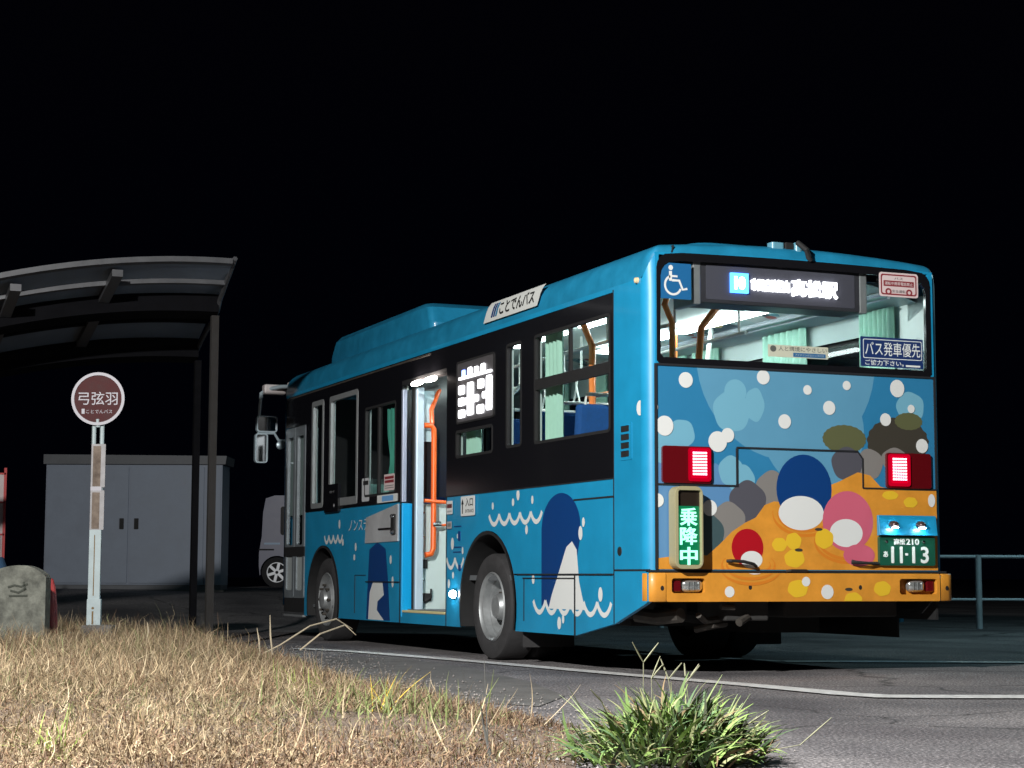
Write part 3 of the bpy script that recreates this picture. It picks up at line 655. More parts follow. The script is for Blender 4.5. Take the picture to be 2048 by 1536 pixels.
# engine vent
g = MB(); g.plate([rrect(.225, .405, 1.425, 1.675, .012)], SIDE, 0, .004); vg = g.build('air_vent', CY, bus)
for i in range(4):
    z = 1.447 + i * .056
    g = MB(); g.plate([rrect(.265, .385, z, z + .040, .006)], SIDE, .004, .006); sl = g.build('slot', BLKM, vg)
    g = MB(); g.box(-.010, -.004, .262, .388, z + .040, z + .046); g.build('louvre', CY, vg)
g = MB(); g.lathe([(0, .032), (.004, .030), (.005, 0)], (0, .42, .82), 'x', 20, -1); g.build('filler_cap', BLKM, bus, smooth=True)
# stickers on the flank
g = MB(); g.use(0).plate([rrect(-3.405, -3.09, 1.14, 1.30, .012)], SIDET, .010, .013)
g.use(1); text(g, '入口', SIDET, (-3.30, -3.13, 1.215, 1.285), .0135, 0, .02); text(g, 'ENTRANCE', SIDET, (-3.30, -3.11, 1.165, 1.192), .0135, 0, .01)
g.add([SIDET(a, b_, .0135) for a, b_ in ((-3.375, 1.16), (-3.355, 1.16), (-3.355, 1.235), (-3.375, 1.235))], [(0, 1, 2, 3)]); g.add([SIDET(a, b_, .0135) for a, b_ in ((-3.395, 1.235), (-3.335, 1.235), (-3.365, 1.28))], [(0, 1, 2)])
g.build('entrance_sticker', [WHT, BLKM], bus, recalc=False)
g = MB(); g.use(0).plate([rrect(-3.745, -3.605, 1.165, 1.275, .008)], SIDET, .010, .012); g.use(1).plate([rrect(-3.735, -3.615, 1.215, 1.25, .004)], SIDET, .0125); g.use(2).plate([rrect(-3.73, -3.62, 1.18, 1.195, 0)], SIDET, .0125)
g.build('warning_sticker', [WHT, REDL, mat('sticker_grey', (.4, .4, .42), .5)], bus, recalc=False)
g = MB(); g.use(0).plate([rrect(-3.735, -3.625, 1.045, 1.105, .006)], SIDET, .010, .012); g.use(1).plate([rrect(-3.72, -3.64, 1.06, 1.09, 0)], SIDET, .0125); g.build('small_sticker', [MATS['sticker_grey'], D5], bus, recalc=False)
# recessed catch near the wheel arch
g = MB(); g.plate([rrect(3.44, 3.49, .94, 1.02, .01)], SIDE, 0, .005); g.plate([rrect(3.42, 3.46, .70, .745, .005)], SIDE, 0, .013); g.plate([ribbon([(3.58, 1.06), (3.42, 1.06)], .008)], SIDE, 0, .006); g.plate([ribbon([(3.58, .89), (3.42, .89)], .008)], SIDE, 0, .006); g.plate([ribbon([(3.60, .85), (3.42, .85)], .008)], SIDE, 0, .006)
g.build('panel_catch', D11, bus, split=True)
# side destination display
g = MB(); g.plate([rrect(2.685, 3.53, 1.90, 2.42, .03), rrect(2.70, 3.515, 1.915, 2.405, .02)[::-1]], SIDE, -.0, .012); ds = g.build('side_display', BLKM, bus)
g = MB(); g.plate([rrect(2.70, 3.515, 1.915, 2.405, .02)], SIDE, .0045, .006); g.build('display_panel', mat('display_smoke', (.09, .085, .09), .35), ds)
LW = emis('led_white', (.97, .97, 1), 5.5); LB = emis('led_blue', (.25, .35, 1), 4.0)
def u2(u, v):  # unit box of the display to (Y,Z)
    return (3.47 - u * .73, 1.94 + v * .43)
g = MB()
def blob(u0, u1, v0, v1, rr_=.016, mi=0):
    (ya, za), (yb, zb) = u2(u0, v0), u2(u1, v1); g.use(mi).plate([rrect(yb, ya, za, zb, min(rr_, abs(ya - yb) / 2.1, abs(zb - za) / 2.1))], SIDE, .0065, .016)
blob(.0, 1.0, .755, .80)
for k, u in enumerate((.10, .30, .50, .70)): blob(u, u + .095, .802, .93 + .02 * (k % 2), .012, 1 if k == 0 else 0)
for u0, u1, v0, v1 in ((0, .16, .47, .64), (0, .16, .25, .40), (.0, .18, .02, .17), (.28, .44, .04, .66), (.165, .275, .26, .38), (.445, .60, .27, .40), (.60, .76, .50, .67), (.58, .76, .03, .19), (.86, 1.0, .06, .70), (.74, .855, .30, .42)): blob(u0, u1, v0, v1)
g.build('lit_lettering', [LW, LB], ds, recalc=False)
# ---- rear window contents
g = MB(); g.box(.385, 1.70, .035, .30, 2.475, 2.80); dd = g.build('destination_box', mat('display_case', (.05, .05, .06), .4, var=.2), bus, bevel=.012)
g = MB(); g.box(.36, .42, .03, .32, 2.46, 2.76); g.box(1.66, 1.72, .03, .3, 2.47, 2.76); g.build('box_bracket', FRG, dd, bevel=.008)
g = MB(); g.plate([rrect(.46, 1.62, 2.50, 2.735, .01)], REAR, -.034, -.031); g.build('display_panel', mat('display_board', (.09, .09, .115), .3), dd)
g = MB(); g.use(1).plate([rrect(.640, .775, 2.553, 2.688, .003)], REAR, -.031, -.014)
g.use(0); text(g, '10', REAR, (.665, .75, 2.575, 2.665), -.0138, .003, .06)
text(g, '市民病院経由', REAR, (.800, 1.095, 2.575, 2.660), -.031, .018, .05); text(g, '高松駅', REAR, (1.115, 1.475, 2.555, 2.675), -.031, .018, .018)
g.build('lit_lettering', [LW, emis('led_blue2', (.06, .25, 1), 6.0)], dd, recalc=False)
# wheelchair sticker
SKB = mat('sticker_blue', (.012, .12, .30), .45)
g = MB(); g.use(0).plate([rrect(.098, .330, 2.480, 2.720, .006)], REAR, .001, .0025); g.use(1); c_ = .003
g.plate([ell(.178, 2.688, .017, .017, 20)], REAR, c_); g.plate([ribbon([(.176, 2.665), (.176, 2.60)], .022)], REAR, c_); g.plate([ribbon([(.187, 2.632), (.228, 2.632)], .013)], REAR, c_)
g.plate([ribbon([(.187, 2.604), (.240, 2.604), (.266, 2.545), (.300, 2.553)], .016)], REAR, c_ + .0006)
g.plate([ribbon([(.195 + .060 * math.cos(R(t)), 2.572 + .062 * math.sin(R(t))) for t in range(110, 345, 12)], .015)], REAR, c_)
g.build('wheelchair_sticker', [SKB, WHT], bus, recalc=False)
# bus sticker right
PINK = mat('sticker_pale', (.70, .58, .58), .5); MAR = mat('sticker_maroon', (.24, .02, .03), .5)
g = MB(); g.use(0).plate([rrect(1.795, 2.115, 2.595, 2.765, .02)], REAR, .007, .009); g.use(1).plate([rrect(1.808, 2.102, 2.607, 2.753, .018), rrect(1.818, 2.092, 2.617, 2.743, .014)[::-1]], REAR, .0095)
g.use(1).plate([rrect(1.830, 2.08, 2.668, 2.708, .004)], REAR, .0095); g.plate([ell(1.87, 2.63, .026, .024, 18), ell(1.87, 2.63, .013, .012, 18)[::-1]], REAR, .0100); g.plate([ell(2.04, 2.63, .026, .024, 18), ell(2.04, 2.63, .013, .012, 18)[::-1]], REAR, .0100)
g.use(0); text(g, '運転中携帯電話禁止', REAR, (1.84, 2.07, 2.676, 2.70), .0105, 0, .01); g.use(2); text(g, 'バス', REAR, (1.92, 1.99, 2.716, 2.734), .0100); text(g, '安全運転', REAR, (1.90, 2.01, 2.624, 2.645), .0100)
g.build('safety_sticker', [PINK, MAR, BLKM], bus, recalc=False)
# priority sign
NAV = mat('sticker_navy', (.012, .035, .14), .4)
g = MB(); g.use(0).plate([rrect(1.635, 2.145, 2.098, 2.305, .006)], REAR, .007, .009); g.use(1).plate([rrect(1.655, 2.135, 2.155, 2.290, .012), rrect(1.660, 2.130, 2.160, 2.285, .010)[::-1]], REAR, .0095)
text(g, 'バス発車優先', REAR, (1.672, 2.122, 2.176, 2.272), .0095, 0, .004); text(g, 'ご協力下さい。', REAR, (1.67, 1.985, 2.108, 2.146), .0095, 0, .012); g.plate([rrect(2.0, 2.12, 2.108, 2.12, 0)], REAR, .0095)
g.build('priority_sticker', [NAV, PWM], bus, recalc=False)
g = MB(); g.use(0).plate([rrect(.905, 1.375, 2.130, 2.212, .004)], REAR, .007, .009); g.use(1); text(g, '人と環境にやさしい', REAR, (.985, 1.365, 2.172, 2.205), .0095, 0, .01); g.plate([ell(.945, 2.185, .024, .022, 20)], REAR, .0095)
g.use(2).plate([rrect(1.10, 1.355, 2.136, 2.164, .003)], REAR, .0095); g.use(0); text(g, 'アイドリングストップバス', REAR, (1.115, 1.34, 2.142, 2.158), .0100, 0, .005)
g.build('eco_sticker', [mat('sticker_cream', (.55, .56, .45), .5), mat('sticker_dark', (.10, .11, .10), .5), SKB], bus, recalc=False)

# ---- interior
inn = empty_part('cabin', bus)
g = MB(); g.box(.12, 2.18, .35, 8.9, 2.735, 2.755); g.build('ceiling', INC, inn)
for s in (0, 1):
    X = lambda x: x if s == 0 else 2.3 - x
    g = MB(); g.grid([[(X(.055), y, 2.60), (X(.25), y, 2.665), (X(.60), y, 2.735)] for y in (.2, 8.8)]); g.build('cornice', INW, inn, recalc=False)
    g = MB(); g.tube([(X(.30), .25, 2.655), (X(.30), 8.7, 2.655)], .018, 6); g.tube([(X(.25), .25, 2.63), (X(.25), 8.7, 2.63)], .009, 6); g.build('trim_rail', ALU, inn, smooth=True, split=True)
    wins = WR if s else WL
    g = MB(); fr_ = (lambda a, b_, c: (.045 + c, a, b_)) if s == 0 else (lambda a, b_, c: (2.255 - c, a, b_))
    out = [(.1, 1.3), (8.85, 1.3), (8.85, 2.64), (.1, 2.64)] if s else [(.1, 1.3), (3.775, 1.3), (3.775, 2.37), (4.945, 2.37), (4.945, 1.3), (8.85, 1.3), (8.85, 2.64), (.1, 2.64)]
    hs = [rrect(a, b_, c, d, .03) for a, b_, c, d in wins] + ([rrect(2.695, 3.52, 1.90, 2.42, .02)] if s == 0 else [])
    g.plate([out] + hs, fr_, 0, .012); g.build('wall_lining', INW, inn)
g = MB(); g.box(.05, 2.25, 3.6, 8.9, .33, .36); g.box(.05, 2.25, .1, 3.6, .62, .66); g.box(.05, 2.25, 3.58, 3.62, .36, .66); g.build('cabin_floor', FLOOR, inn)
g = MB(); g.box(.05, 2.25, .06, .55, .66, 1.55); g.build('engine_cover', INW, inn, bevel=.03)
g = MB(); g.box(.06, 2.25, 8.2, 8.25, .36, 1.2); g.build('dashboard', BLKM, inn)
g = MB()
for (x0, y0, y1) in ((.80, 2.0, 2.87), (.80, 3.25, 4.35), (1.66, 1.35, 2.87), (1.66, .45, 1.1), (1.66, 3.15, 4.40), (.78, 4.8, 5.9)): g.box(x0, x0 + (.09 if x0 < 1 else .13), y0, y1, 2.672, 2.695)  # rearmost and foremost strips are added out of sight to brighten poles and front windows
g.build('ceiling_lamp', LAMPW, inn, split=True)
g = MB()
for (x0, y0, y1) in ((.80, 2.0, 2.87), (.80, 3.25, 4.35), (1.66, 1.35, 2.87), (1.66, .45, 1.1), (1.66, 3.15, 4.40), (.78, 4.8, 5.9)): g.box(x0 + .03, x0 + .06, y0 + .1, y1 - .1, 2.696, 2.736)
g.box(1.0, 1.3, 1.0, 1.4, 2.69, 2.736); g.build('lamp_fitting', INW, inn, split=True)
# posters along the cornices
random.seed(3)
def poster(y0, y1, s, cols, mark=None):
    def F(a, b_, c):  # a along Y, b 0..1 across cornice
        x, z = .26 + .33 * b_, 2.667 + .066 * b_ - .006 - c
        return ((x if s == 0 else 2.3 - x), a, z)
    g = MB(); g.use(0).plate([[(y0, .05), (y1, .05), (y1, .95), (y0, .95)]], F, 0); k = 0
    for i in range(9):
        a = y0 + .03 + random.random() * (y1 - y0 - .16); b_ = .12 + random.random() * .6; k += 1
        g.use(1 + i % 3).plate([ell(a + .05, b_ + .08, .03 + random.random() * .05, .05 + random.random() * .1, 8, .2, 3)], F, .0006 + .0003 * k)
    if mark:
        g.use(1).plate([ell((y0 + y1) / 2, .5, .11, .32, 24), ell((y0 + y1) / 2, .5, .085, .25, 24)[::-1]], F, .006)
    g.build('poster', cols, inn, recalc=False)
PB = [mat('poster_a', (.10, .28, .34), .5), mat('poster_b', (.02, .04, .07), .5), mat('poster_c', (.42, .30, .12), .5), mat('poster_d', (.6, .62, .6), .5), mat('poster_e', (.35, .03, .03), .5), mat('poster_f', (.5, .62, .70), .5)]
for s in (0, 1):
    y = .7
    while y < 5:
        L = random.choice((.45, .55, .7)); c = random.choice(([PB[0], PB[1], PB[2], PB[3]], [PB[5], PB[4], PB[3], PB[1]], [PB[3], PB[0], PB[1], PB[4]], [PB[1], PB[3], PB[0], PB[2]]))
        poster(y, y + L, s, c, mark=(random.random() < .3)); y += L + random.choice((.06, .1, .25))
# curtains
def curtain(y0, y1, z0, z1, x, m, waist=0, parent=None, folds=7):
    rows = []
    for i in range(9):
        v = i / 8; z = z1 + (z0 - z1) * v; k = 1 - waist * math.exp(-((v - .68) / .22) ** 2); cy = y0 + (y1 - y0) * .45; row = []
        for j in range(folds * 6 + 1):
            u = j / (folds * 6); y = cy + (y0 + (y1 - y0) * u - cy) * k; row.append((x + .022 * math.sin(u * folds * 2 * math.pi + v * .6), y, z))
        rows.append(row)
    g = MB(); g.grid(rows); return g.build('curtain', m, inn, smooth=True, angle=80)
for y0, y1 in ((.42, .85), (1.62, 2.28), (3.05, 3.5), (3.65, 4.0), (4.6, 5.2), (5.3, 5.6), (6.2, 6.6)): curtain(y0, y1, 1.5, 2.60, 2.19, CURT)
curtain(1.62, 1.90, 1.5, 2.56, .105, CURT, folds=4); curtain(.50, .60, 1.5, 2.56, .105, CURT, folds=2); curtain(3.28, 3.56, 1.5, 2.56, .105, CURT, folds=4)
curtain(5.14, 5.56, 1.50, 2.20, .075, CURTG, waist=.45, folds=4)
# poles and rails
g = MB(); g.tube([(.44, 2.12, 2.74), (.48, 2.06, 2.58), (.50, 1.94, 2.40), (.50, 1.94, .66)], .027, 10); g.tube([(.60, .80, 2.74), (.54, .80, 2.57), (.60, .80, 2.44), (.60, .80, 1.4)], .023, 10)
g.build('grab_pole', ORP, inn, smooth=True, split=True); g = MB(); g.tube([(1.03, .85, 2.74), (.97, .82, 2.58), (.83, .80, 2.42), (.81, .80, 2.2), (.81, .80, 1.4)], .026, 10); g.tube([(1.70, 2.9, 2.70), (1.70, 2.9, .66)], .022, 8)
g.tube([(.95, 3.0, 2.12), (.95, 1.9, 2.12), (.95, 1.2, 2.10)], .018, 8); g.build('grab_pole', ORP, inn, smooth=True, split=True)
g = MB(); g.tube([(1.90, 2.62, 2.72), (1.86, 2.62, 2.45), (1.80, 2.62, 1.2)], .022, 8); g.tube([(.62, 3.30, 2.74), (.62, 3.30, 2.35), (.35, 3.36, 2.1), (.2, 3.4, 2.02)], .02, 8)
g.tube([(1.25, .9, 2.42), (1.25, 5.4, 2.42)], .015, 8); g.tube([(.62, .9, 2.44), (.62, 4.2, 2.44)], .015, 8)
for y in (1.0, 2.4, 3.8, 5.2): g.tube([(1.25, y, 2.42), (1.25, y, 2.74)], .01, 6); g.tube([(.62, y * .8, 2.44), (.62, y * .8, 2.74)], .01, 6)
g.build('strap_rail', STRAP, inn, smooth=True, split=True)
k = 0
for x, ys_ in ((1.25, (3.55, 3.9, 4.25, 4.6, 2.9, 2.5)), (.62, (1.2, 2.75, 3.1))):
    for y in ys_:
        g = MB(); zt = 2.42 if x > 1 else 2.44
        g.tube([(x, y, zt), (x, y, zt - .13)], .010, 6); r_ = .085
        g.tube([(x, y, zt - .12), (x, y - .065, zt - .25), (x, y + .065, zt - .25), (x, y, zt - .12)], .009, 6); g.build('hanging_strap', STRAP, inn, smooth=True)
def seat(x0, x1, y, zf, rot=1):
    s_ = empty_part('seat', bus)
    g = MB(); g.box(x0, x1, y, y + .42, zf + .38, zf + .48); g.build('cushion', SEAT, s_, bevel=.03)
    g = MB(); g.add([(x0, y - .10, zf + 1.12), (x1, y - .10, zf + 1.12), (x0, y - .02, zf + 1.12), (x1, y - .02, zf + 1.12), (x0, y - .02, zf + .42), (x1, y - .02, zf + .42), (x0, y + .07, zf + .42), (x1, y + .07, zf + .42)], [(0, 1, 3, 2), (4, 6, 7, 5), (0, 4, 5, 1), (2, 3, 7, 6), (0, 2, 6, 4), (1, 5, 7, 3)]); g.build('backrest', SEAT, s_, bevel=.03)
    g = MB(); g.tube([(x0 + .06, y - .07, zf + 1.08), (x0 + .07, y - .08, zf + 1.19), (x1 - .07, y - .08, zf + 1.19), (x1 - .06, y - .07, zf + 1.08)], .014, 8); g.build('grip', STRAP if rot else ORP, s_, smooth=True)
for y in (1.45, 2.15, 2.85): seat(.12, .92, y, .78); seat(1.40, 2.18, y, .78)
seat(1.55, 2.15, 4.2, .36, 0); seat(1.55, 2.15, 5.1, .36, 0); seat(1.55, 2.15, 6.0, .36, 0); seat(.15, .6, 5.45, .50, 0)
g = MB(); g.tube([(.55, 3.25, .66), (.55, 3.25, 1.60), (.55, 3.20, 1.70), (.40, 3.1, 1.74), (.15, 3.05, 1.74)], .022, 8); g.build('grab_pole', ORP, inn, smooth=True, split=True)
# driver's zone
g = MB(); g.tube([(.55, 6.6, .36), (.55, 6.6, 1.7), (.60, 6.75, 1.95), (.75, 7.1, 2.02)], .02, 8); g.tube([(.55, 6.6, 1.62), (.55, 7.2, 1.62)], .015, 8); g.build('grab_pole', mat('orange_rail_dull', (.45, .13, .05), .5), inn, smooth=True)
g = MB(); g.box(.30, 1.5, 6.9, 6.93, .36, 1.62); g.build('partition', mat('partition_grey', (.14, .17, .16), .6, var=.2), inn)
g = MB(); g.box(.20, .42, 6.55, 6.75, 1.20, 1.55); g.build('fare_box', mat('fare_box_green', (.30, .52, .46), .5), inn, bevel=.01)
g = MB(); g.plate([rrect(6.32, 6.53, 2.32, 2.42, .006)], lambda a, b_, c: (.14 - c, a, b_), 0, .03); g.build('fare_display', emis('fare_screen', (.02, .42, .62), 1.0), inn)
g = MB(); g.plate([rrect(6.31, 6.54, 2.285, 2.305, .004)], lambda a, b_, c: (.14 - c, a, b_), 0, .03); g.build('fare_display_bar', emis('fare_screen2', (.03, .6, .9), 1.0), inn)
# ---- middle door
LIL = mat('door_frame_lilac', (.36, .40, .52), .4, metal=.3)
dr = empty_part('door', bus)
g = MB(); g.box(-.01, .085, 4.895, 4.93, .29, 1.30); g.build('door_skin', mat('door_cyan', (.0, .32, .68), .4), dr, bevel=.006)
g = MB(); g.box(-.012, .028, 4.89, 4.935, 1.31, 2.32); g.build('door_frame', LIL, dr, bevel=.005)
g = MB(); g.box(.028, .075, 4.905, 4.925, 1.31, 2.32); g.build('door_glass', BLK, dr)
g = MB(); g.box(.085, .10, 4.88, 4.93, .30, 2.36); g.build('door_edge', BLKM, dr)
g = MB(); g.box(.10, .175, 4.84, 4.93, .30, 2.34); g.build('door_post', mat('post_white', (.50, .62, .72), .4, metal=.2), bus, bevel=.01)
g = MB(); g.box(.178, .72, 4.94, 4.96, .34, 1.30); pn = g.build('partition', INW, bus, bevel=.004)
g = MB(); g.box(.19, .24, 4.915, 4.94, .72, .80); g.box(.20, .28, 4.915, 4.94, .43, .50); g.tube([(.21, 4.92, .42), (.27, 4.90, .46), (.27, 4.90, .54)], .01, 6); g.build('catch', BLKM, pn, split=True)
for z in (.62, 1.0, 1.22): 
    g = MB(); g.lathe([(0, .012), (.012, .010), (.016, 0)], (.205, 4.94, z), 'y', 10, -1); g.build('bolt_head', CHR, pn, smooth=True)
g = MB(); g.box(.178, .75, 4.95, 4.965, 1.36, 2.5); g.build('partition_glass', mat('dark_acrylic', (.015, .015, .018), .1), bus)
g = MB(); g.box(.185, .30, 4.93, 4.948, 1.86, 2.32); g.build('notice_panel', mat('notice_pale', (.42, .60, .66), .5), bus)
g = MB(); g.tube([(.18, 4.86, 2.0), (.25, 4.86, 2.0), (.272, 4.86, 1.97), (.275, 4.86, 1.90), (.275, 4.86, .90), (.255, 4.86, .85), (.20, 4.86, .84)], .026, 12); g.tube([(.18, 4.84, 1.325), (.42, 4.84, 1.31)], .017, 8); g.tube([(.275, 4.86, 1.1), (.44, 4.86, 1.115)], .012, 8)
g.tube([(.27, 4.9, 2.02), (.27, 4.92, 2.15), (.34, 4.95, 2.3), (.40, 5.0, 2.4)], .022, 8)
g.build('grab_pole', mat('orange_rail_bright', (.85, .13, .015), .3, coat=.5), bus, smooth=True)
g = MB(); g.tube([(.262, 4.85, 1.11), (.34, 4.85, 1.115)], .026, 10); g.build('rail_clamp', CHR, bus, smooth=True)
g = MB(); g.use(0).box(-.002, .75, 3.79, 4.93, .33, .345); g.use(1).box(-.004, .10, 3.79, 4.93, .335, .352); g.build('door_step', [FLOOR, mat('step_yellow', (.65, .58, .30), .6)], bus)
g = MB(); g.box(-.004, .03, 3.78, 4.94, .24, .33); g.build('door_sill', CY, bus)
g = MB(); g.box(.002, .05, 3.755, 3.77, .30, 2.38); g.build('door_jamb', BLKM, bus)
g = MB(); g.box(-.006, .07, 3.78, 4.94, 2.36, 2.40); g.build('door_header', BLKM, bus)
g = MB()
for y0 in (3.93, 4.27): 
    rows = []
    for xx in np.linspace(-1, 1, 9): rows.append([(-.035 + .022 * math.cos(q) * math.sqrt(max(0, 1 - xx ** 2)), y0 + .17 + xx * .17, 2.335 + .024 * math.sin(q) * math.sqrt(max(0, 1 - xx ** 2))) for q in [i / 12 * 2 * math.pi for i in range(12)]])
    g.grid(rows, True)
g.build('door_lamp', emis('door_lamp_light', (1, .88, .80), 48), bus, smooth=True)
g = MB(); g.grid([[(-.012 - .030 * math.sin(a), 3.575 + .060 * max(math.cos(a), .02) * math.cos(t), .505 + .032 * max(math.cos(a), .02) * math.sin(t)) for t in [q / 24 * 2 * math.pi for q in range(24)]] for a in (0, .4, .8, 1.2, 1.55)], True)
o = g.build('ankle_lamp', emis('ankle_lamp_light', (.9, .98, 1), 60), bus, smooth=True)
g = MB(); g.plate([ell(3.575, .505, .070, .040, 24)], SIDE, .0, .012); g.build('ankle_lamp_rim', CHR, bus, smooth=True)
# pale reflective plate by the door with a black latch
g = MB(); g.plate([[(5.02, .965), (5.98, .96), (5.95, 1.20), (5.02, 1.30)]], SIDE, 0, .010); g.build('kick_plate', mat('brushed_plate', (.66, .68, .70), .30, metal=.35, var=.2, scale=3), bus)
g = MB(); g.use(0).box(-.03, -.009, 5.07, 5.16, 1.03, 1.21); g.use(1)
for dy in (5.09, 5.135):
    for dz in (1.05, 1.19): g.lathe([(0, .016), (.010, .014), (.013, 0)], (-.03, dy, dz), 'x', 12, -1)
g.use(1).box(-.022, -.012, 5.17, 5.55, 1.075, 1.09); g.build('latch', [BLKM, CHR], bus)
g = MB(); g.use(0).plate([rrect(-6.10, -5.88, 1.355, 1.575, .02)], SIDET, .0045, .006); g.use(1).plate([rrect(-6.06, -5.90, 1.51, 1.55, 0)], SIDET, .0065); g.build('white_notice', [mat('notice_white', (.55, .56, .58), .5), BLKM], bus, recalc=False)
g = MB(); g.use(0).plate([rrect(-5.42, -5.125, 1.43, 1.58, .01)], SIDET, .0075, .009)
for i, z in enumerate((1.535, 1.50, 1.47, 1.45)): g.use(1 if i < 2 else 2).plate([rrect(-5.40, -5.14, z, z + (.025 if i < 2 else .008), 0)], SIDET, .0095)
g.build('warning_sticker', [PINK, MAR, D5], bus, recalc=False)
g = MB(); g.use(0).plate([rrect(-5.62, -5.03, 1.325, 1.395, .006)], SIDET, .008, .009); g.use(1).plate([rrect(-5.48, -5.15, 1.335, 1.385, .01)], SIDET, .0095); g.build('white_notice', [WHT, mat('pale_blue_print', (.16, .40, .75), .5)], bus, recalc=False)
g = MB(); g.plate([rrect(6.80, 7.28, 1.285, 1.565, .01)], SIDE, .0, .03); kb = g.build('reader_box', BLK, bus, bevel=.006)
g = MB(); text(g, 'ICカード', SIDET, (-7.08, -6.93, 1.475, 1.50), .031, 0, .01); g.plate([[(-6.93, 1.33), (-6.90, 1.35), (-6.93, 1.37), (-6.96, 1.35)]], SIDET, .031); g.build('box_print', MATS['sticker_grey'], kb, recalc=False)
# front door
fd = empty_part('door', bus)
FDG = mat('front_door_frame', (.30, .34, .37), .4, metal=.5, var=.15)
for y0, y1 in ((8.08, 8.45), (8.47, 8.84)):
    g = MB(); g.plate([rrect(y0, y1, .42, 2.24, .02), rrect(y0 + .07, y1 - .07, .98, 2.14, .03)[::-1], rrect(y0 + .07, y1 - .07, .50, .90, .03)[::-1]], SIDE, -.02, .006); g.build('door_leaf', FDG, fd)
    g = MB(); g.plate([rrect(y0 + .06, y1 - .06, .97, 2.15, .02)], SIDE, -.012); g.build('door_glass', G3, fd, recalc=False)
    g = MB(); g.plate([rrect(y0 + .06, y1 - .06, .49, .91, .02)], SIDE, -.012, -.008); g.build('door_lower', mat('door_white', (.40, .44, .44), .5), fd)
g = MB(); g.box(-.01, .03, 8.06, 8.86, .86, .96); g.box(0, .05, 8.07, 8.85, .27, .42); g.build('door_bar', BLKM, fd, split=True)
g = MB(); g.tube([(.06, 8.25, .6), (.06, 8.25, 2.1)], .016, 8); g.tube([(.08, 7.95, 1.0), (.08, 7.95, 2.2)], .02, 8); g.build('door_rod', ALU, fd, smooth=True)
g = MB(); g.box(-.02, .02, 8.05, 8.86, .225, .245); g.build('door_sill', FRG, fd)
# mirrors
mr = empty_part('mirror', bus)
MFR = mat('mirror_frame', (.42, .52, .58), .35, metal=.3)
MGL = mat('mirror_glass', (.25, .26, .27), .08, metal=1)
def mirror(xc, zc, hw, hh, y):
    F = lambda a, b_, c: (a, y - c, b_)
    g = MB(); g.plate([rrect(xc - hw, xc + hw, zc - hh, zc + hh, .035), rrect(xc - hw + .014, xc + hw - .014, zc - hh + .014, zc + hh - .014, .028)[::-1]], F, -.05, .012); g.build('mirror_rim', MFR, mr, smooth=True)
    g = MB(); g.plate([rrect(xc - hw + .01, xc + hw - .01, zc - hh + .01, zc + hh - .01, .03)], F, -.05, 0); g.build('mirror_face', MGL, mr)
mirror(-.105, 2.335, .118, .092, 9.3); mirror(-.165, 2.065, .072, .165, 9.3)
g = MB(); g.tube([(.14, 8.9, 2.73), (.0, 9.1, 2.74), (-.12, 9.28, 2.72), (-.17, 9.32, 2.68), (-.185, 9.34, 2.4), (-.18, 9.34, 2.1)], .022, 10); g.tube([(-.17, 9.33, 2.235), (-.02, 9.30, 2.235), (.02, 9.25, 2.15), (.06, 9.0, 2.13)], .016, 8); g.build('mirror_arm', MFR, mr, smooth=True)
g = MB(); g.box(-.16, .09, 9.22, 9.34, 2.665, 2.775); g.box(.06, .16, 8.92, 9.10, 2.68, 2.79); g.build('mirror_bracket', mat('bracket_grey', (.55, .50, .50), .5), mr, bevel=.02)
rows = []
g = MB(); g.lathe([(0, .05), (.02, .045), (.03, .02), (.032, 0)], (-.0, 9.1, 2.09), 'y', 16, -1); g.build('round_mirror', MFR, mr, smooth=True)

# ================================================================== BUS STOP SIGN
ss = thing('bus_stop_sign', (-2.74, 4.52, .13), 'round red bus stop sign with white rim on a rusty white pole', 'bus stop sign')
def SN(a, b_, c):  # plane facing the camera side (towards -Y and slightly -X)
    ca, sa = math.cos(R(-22)), math.sin(R(-22)); return (-2.70 + .826 * (a * ca + c * sa), 4.52 + .826 * (a * sa - c * ca), .113 + .826 * b_)
DR = mat('sign_red', (.060, .010, .011), .75, var=.25, scale=12); SW = mat('sign_white', (.42, .41, .45), .5, var=.1, scale=10)
PSM = mat('pole_white', (.40, .48, .50), .5, var=.2, scale=6); RUST = mat('rust_board', (.20, .16, .13), .8, var=.7, scale=7, dirt=(.05, .03, .02))
g = MB(); g.plate([ell(-.095, 2.40, .255, .255, 48)], SN, .02, .045); g.build('disc', DR, ss, bevel=.004)
g = MB(); g.plate([ell(-.095, 2.40, .265, .265, 48), ell(-.095, 2.40, .236, .236, 48)[::-1]], SN, .046, .056); g.build('rim', SW, ss)
g = MB(); text(g, '弓弦羽', SN, (-.290, .100, 2.340, 2.470), .047, .002, .004); text(g, 'ことでんバス', SN, (-.21, .05, 2.255, 2.292), .047, .001, .0); g.plate([rrect(-.255, -.225, 2.25, 2.30, 0)], SN, .047, .049); g.build('lettering', SW, ss, recalc=False)
g = MB()
for a in (-.135, -.055): g.box(0, 0, 0, 0, 0, 0) if 0 else g.tube([SN(a, .15, 0), SN(a, 2.16, 0)], .018, 8)
g.tube([SN(-.095, 2.12, .02), SN(-.095, 2.2, .03)], .02, 8); g.build('pole', PSM, ss, smooth=True)
g = MB(); g.plate([rrect(-.150, -.035, .38, 1.15, .005)], SN, .0, .03); g.plate([rrect(-.155, -.020, .165, .42, .005)], SN, -.02, .04)
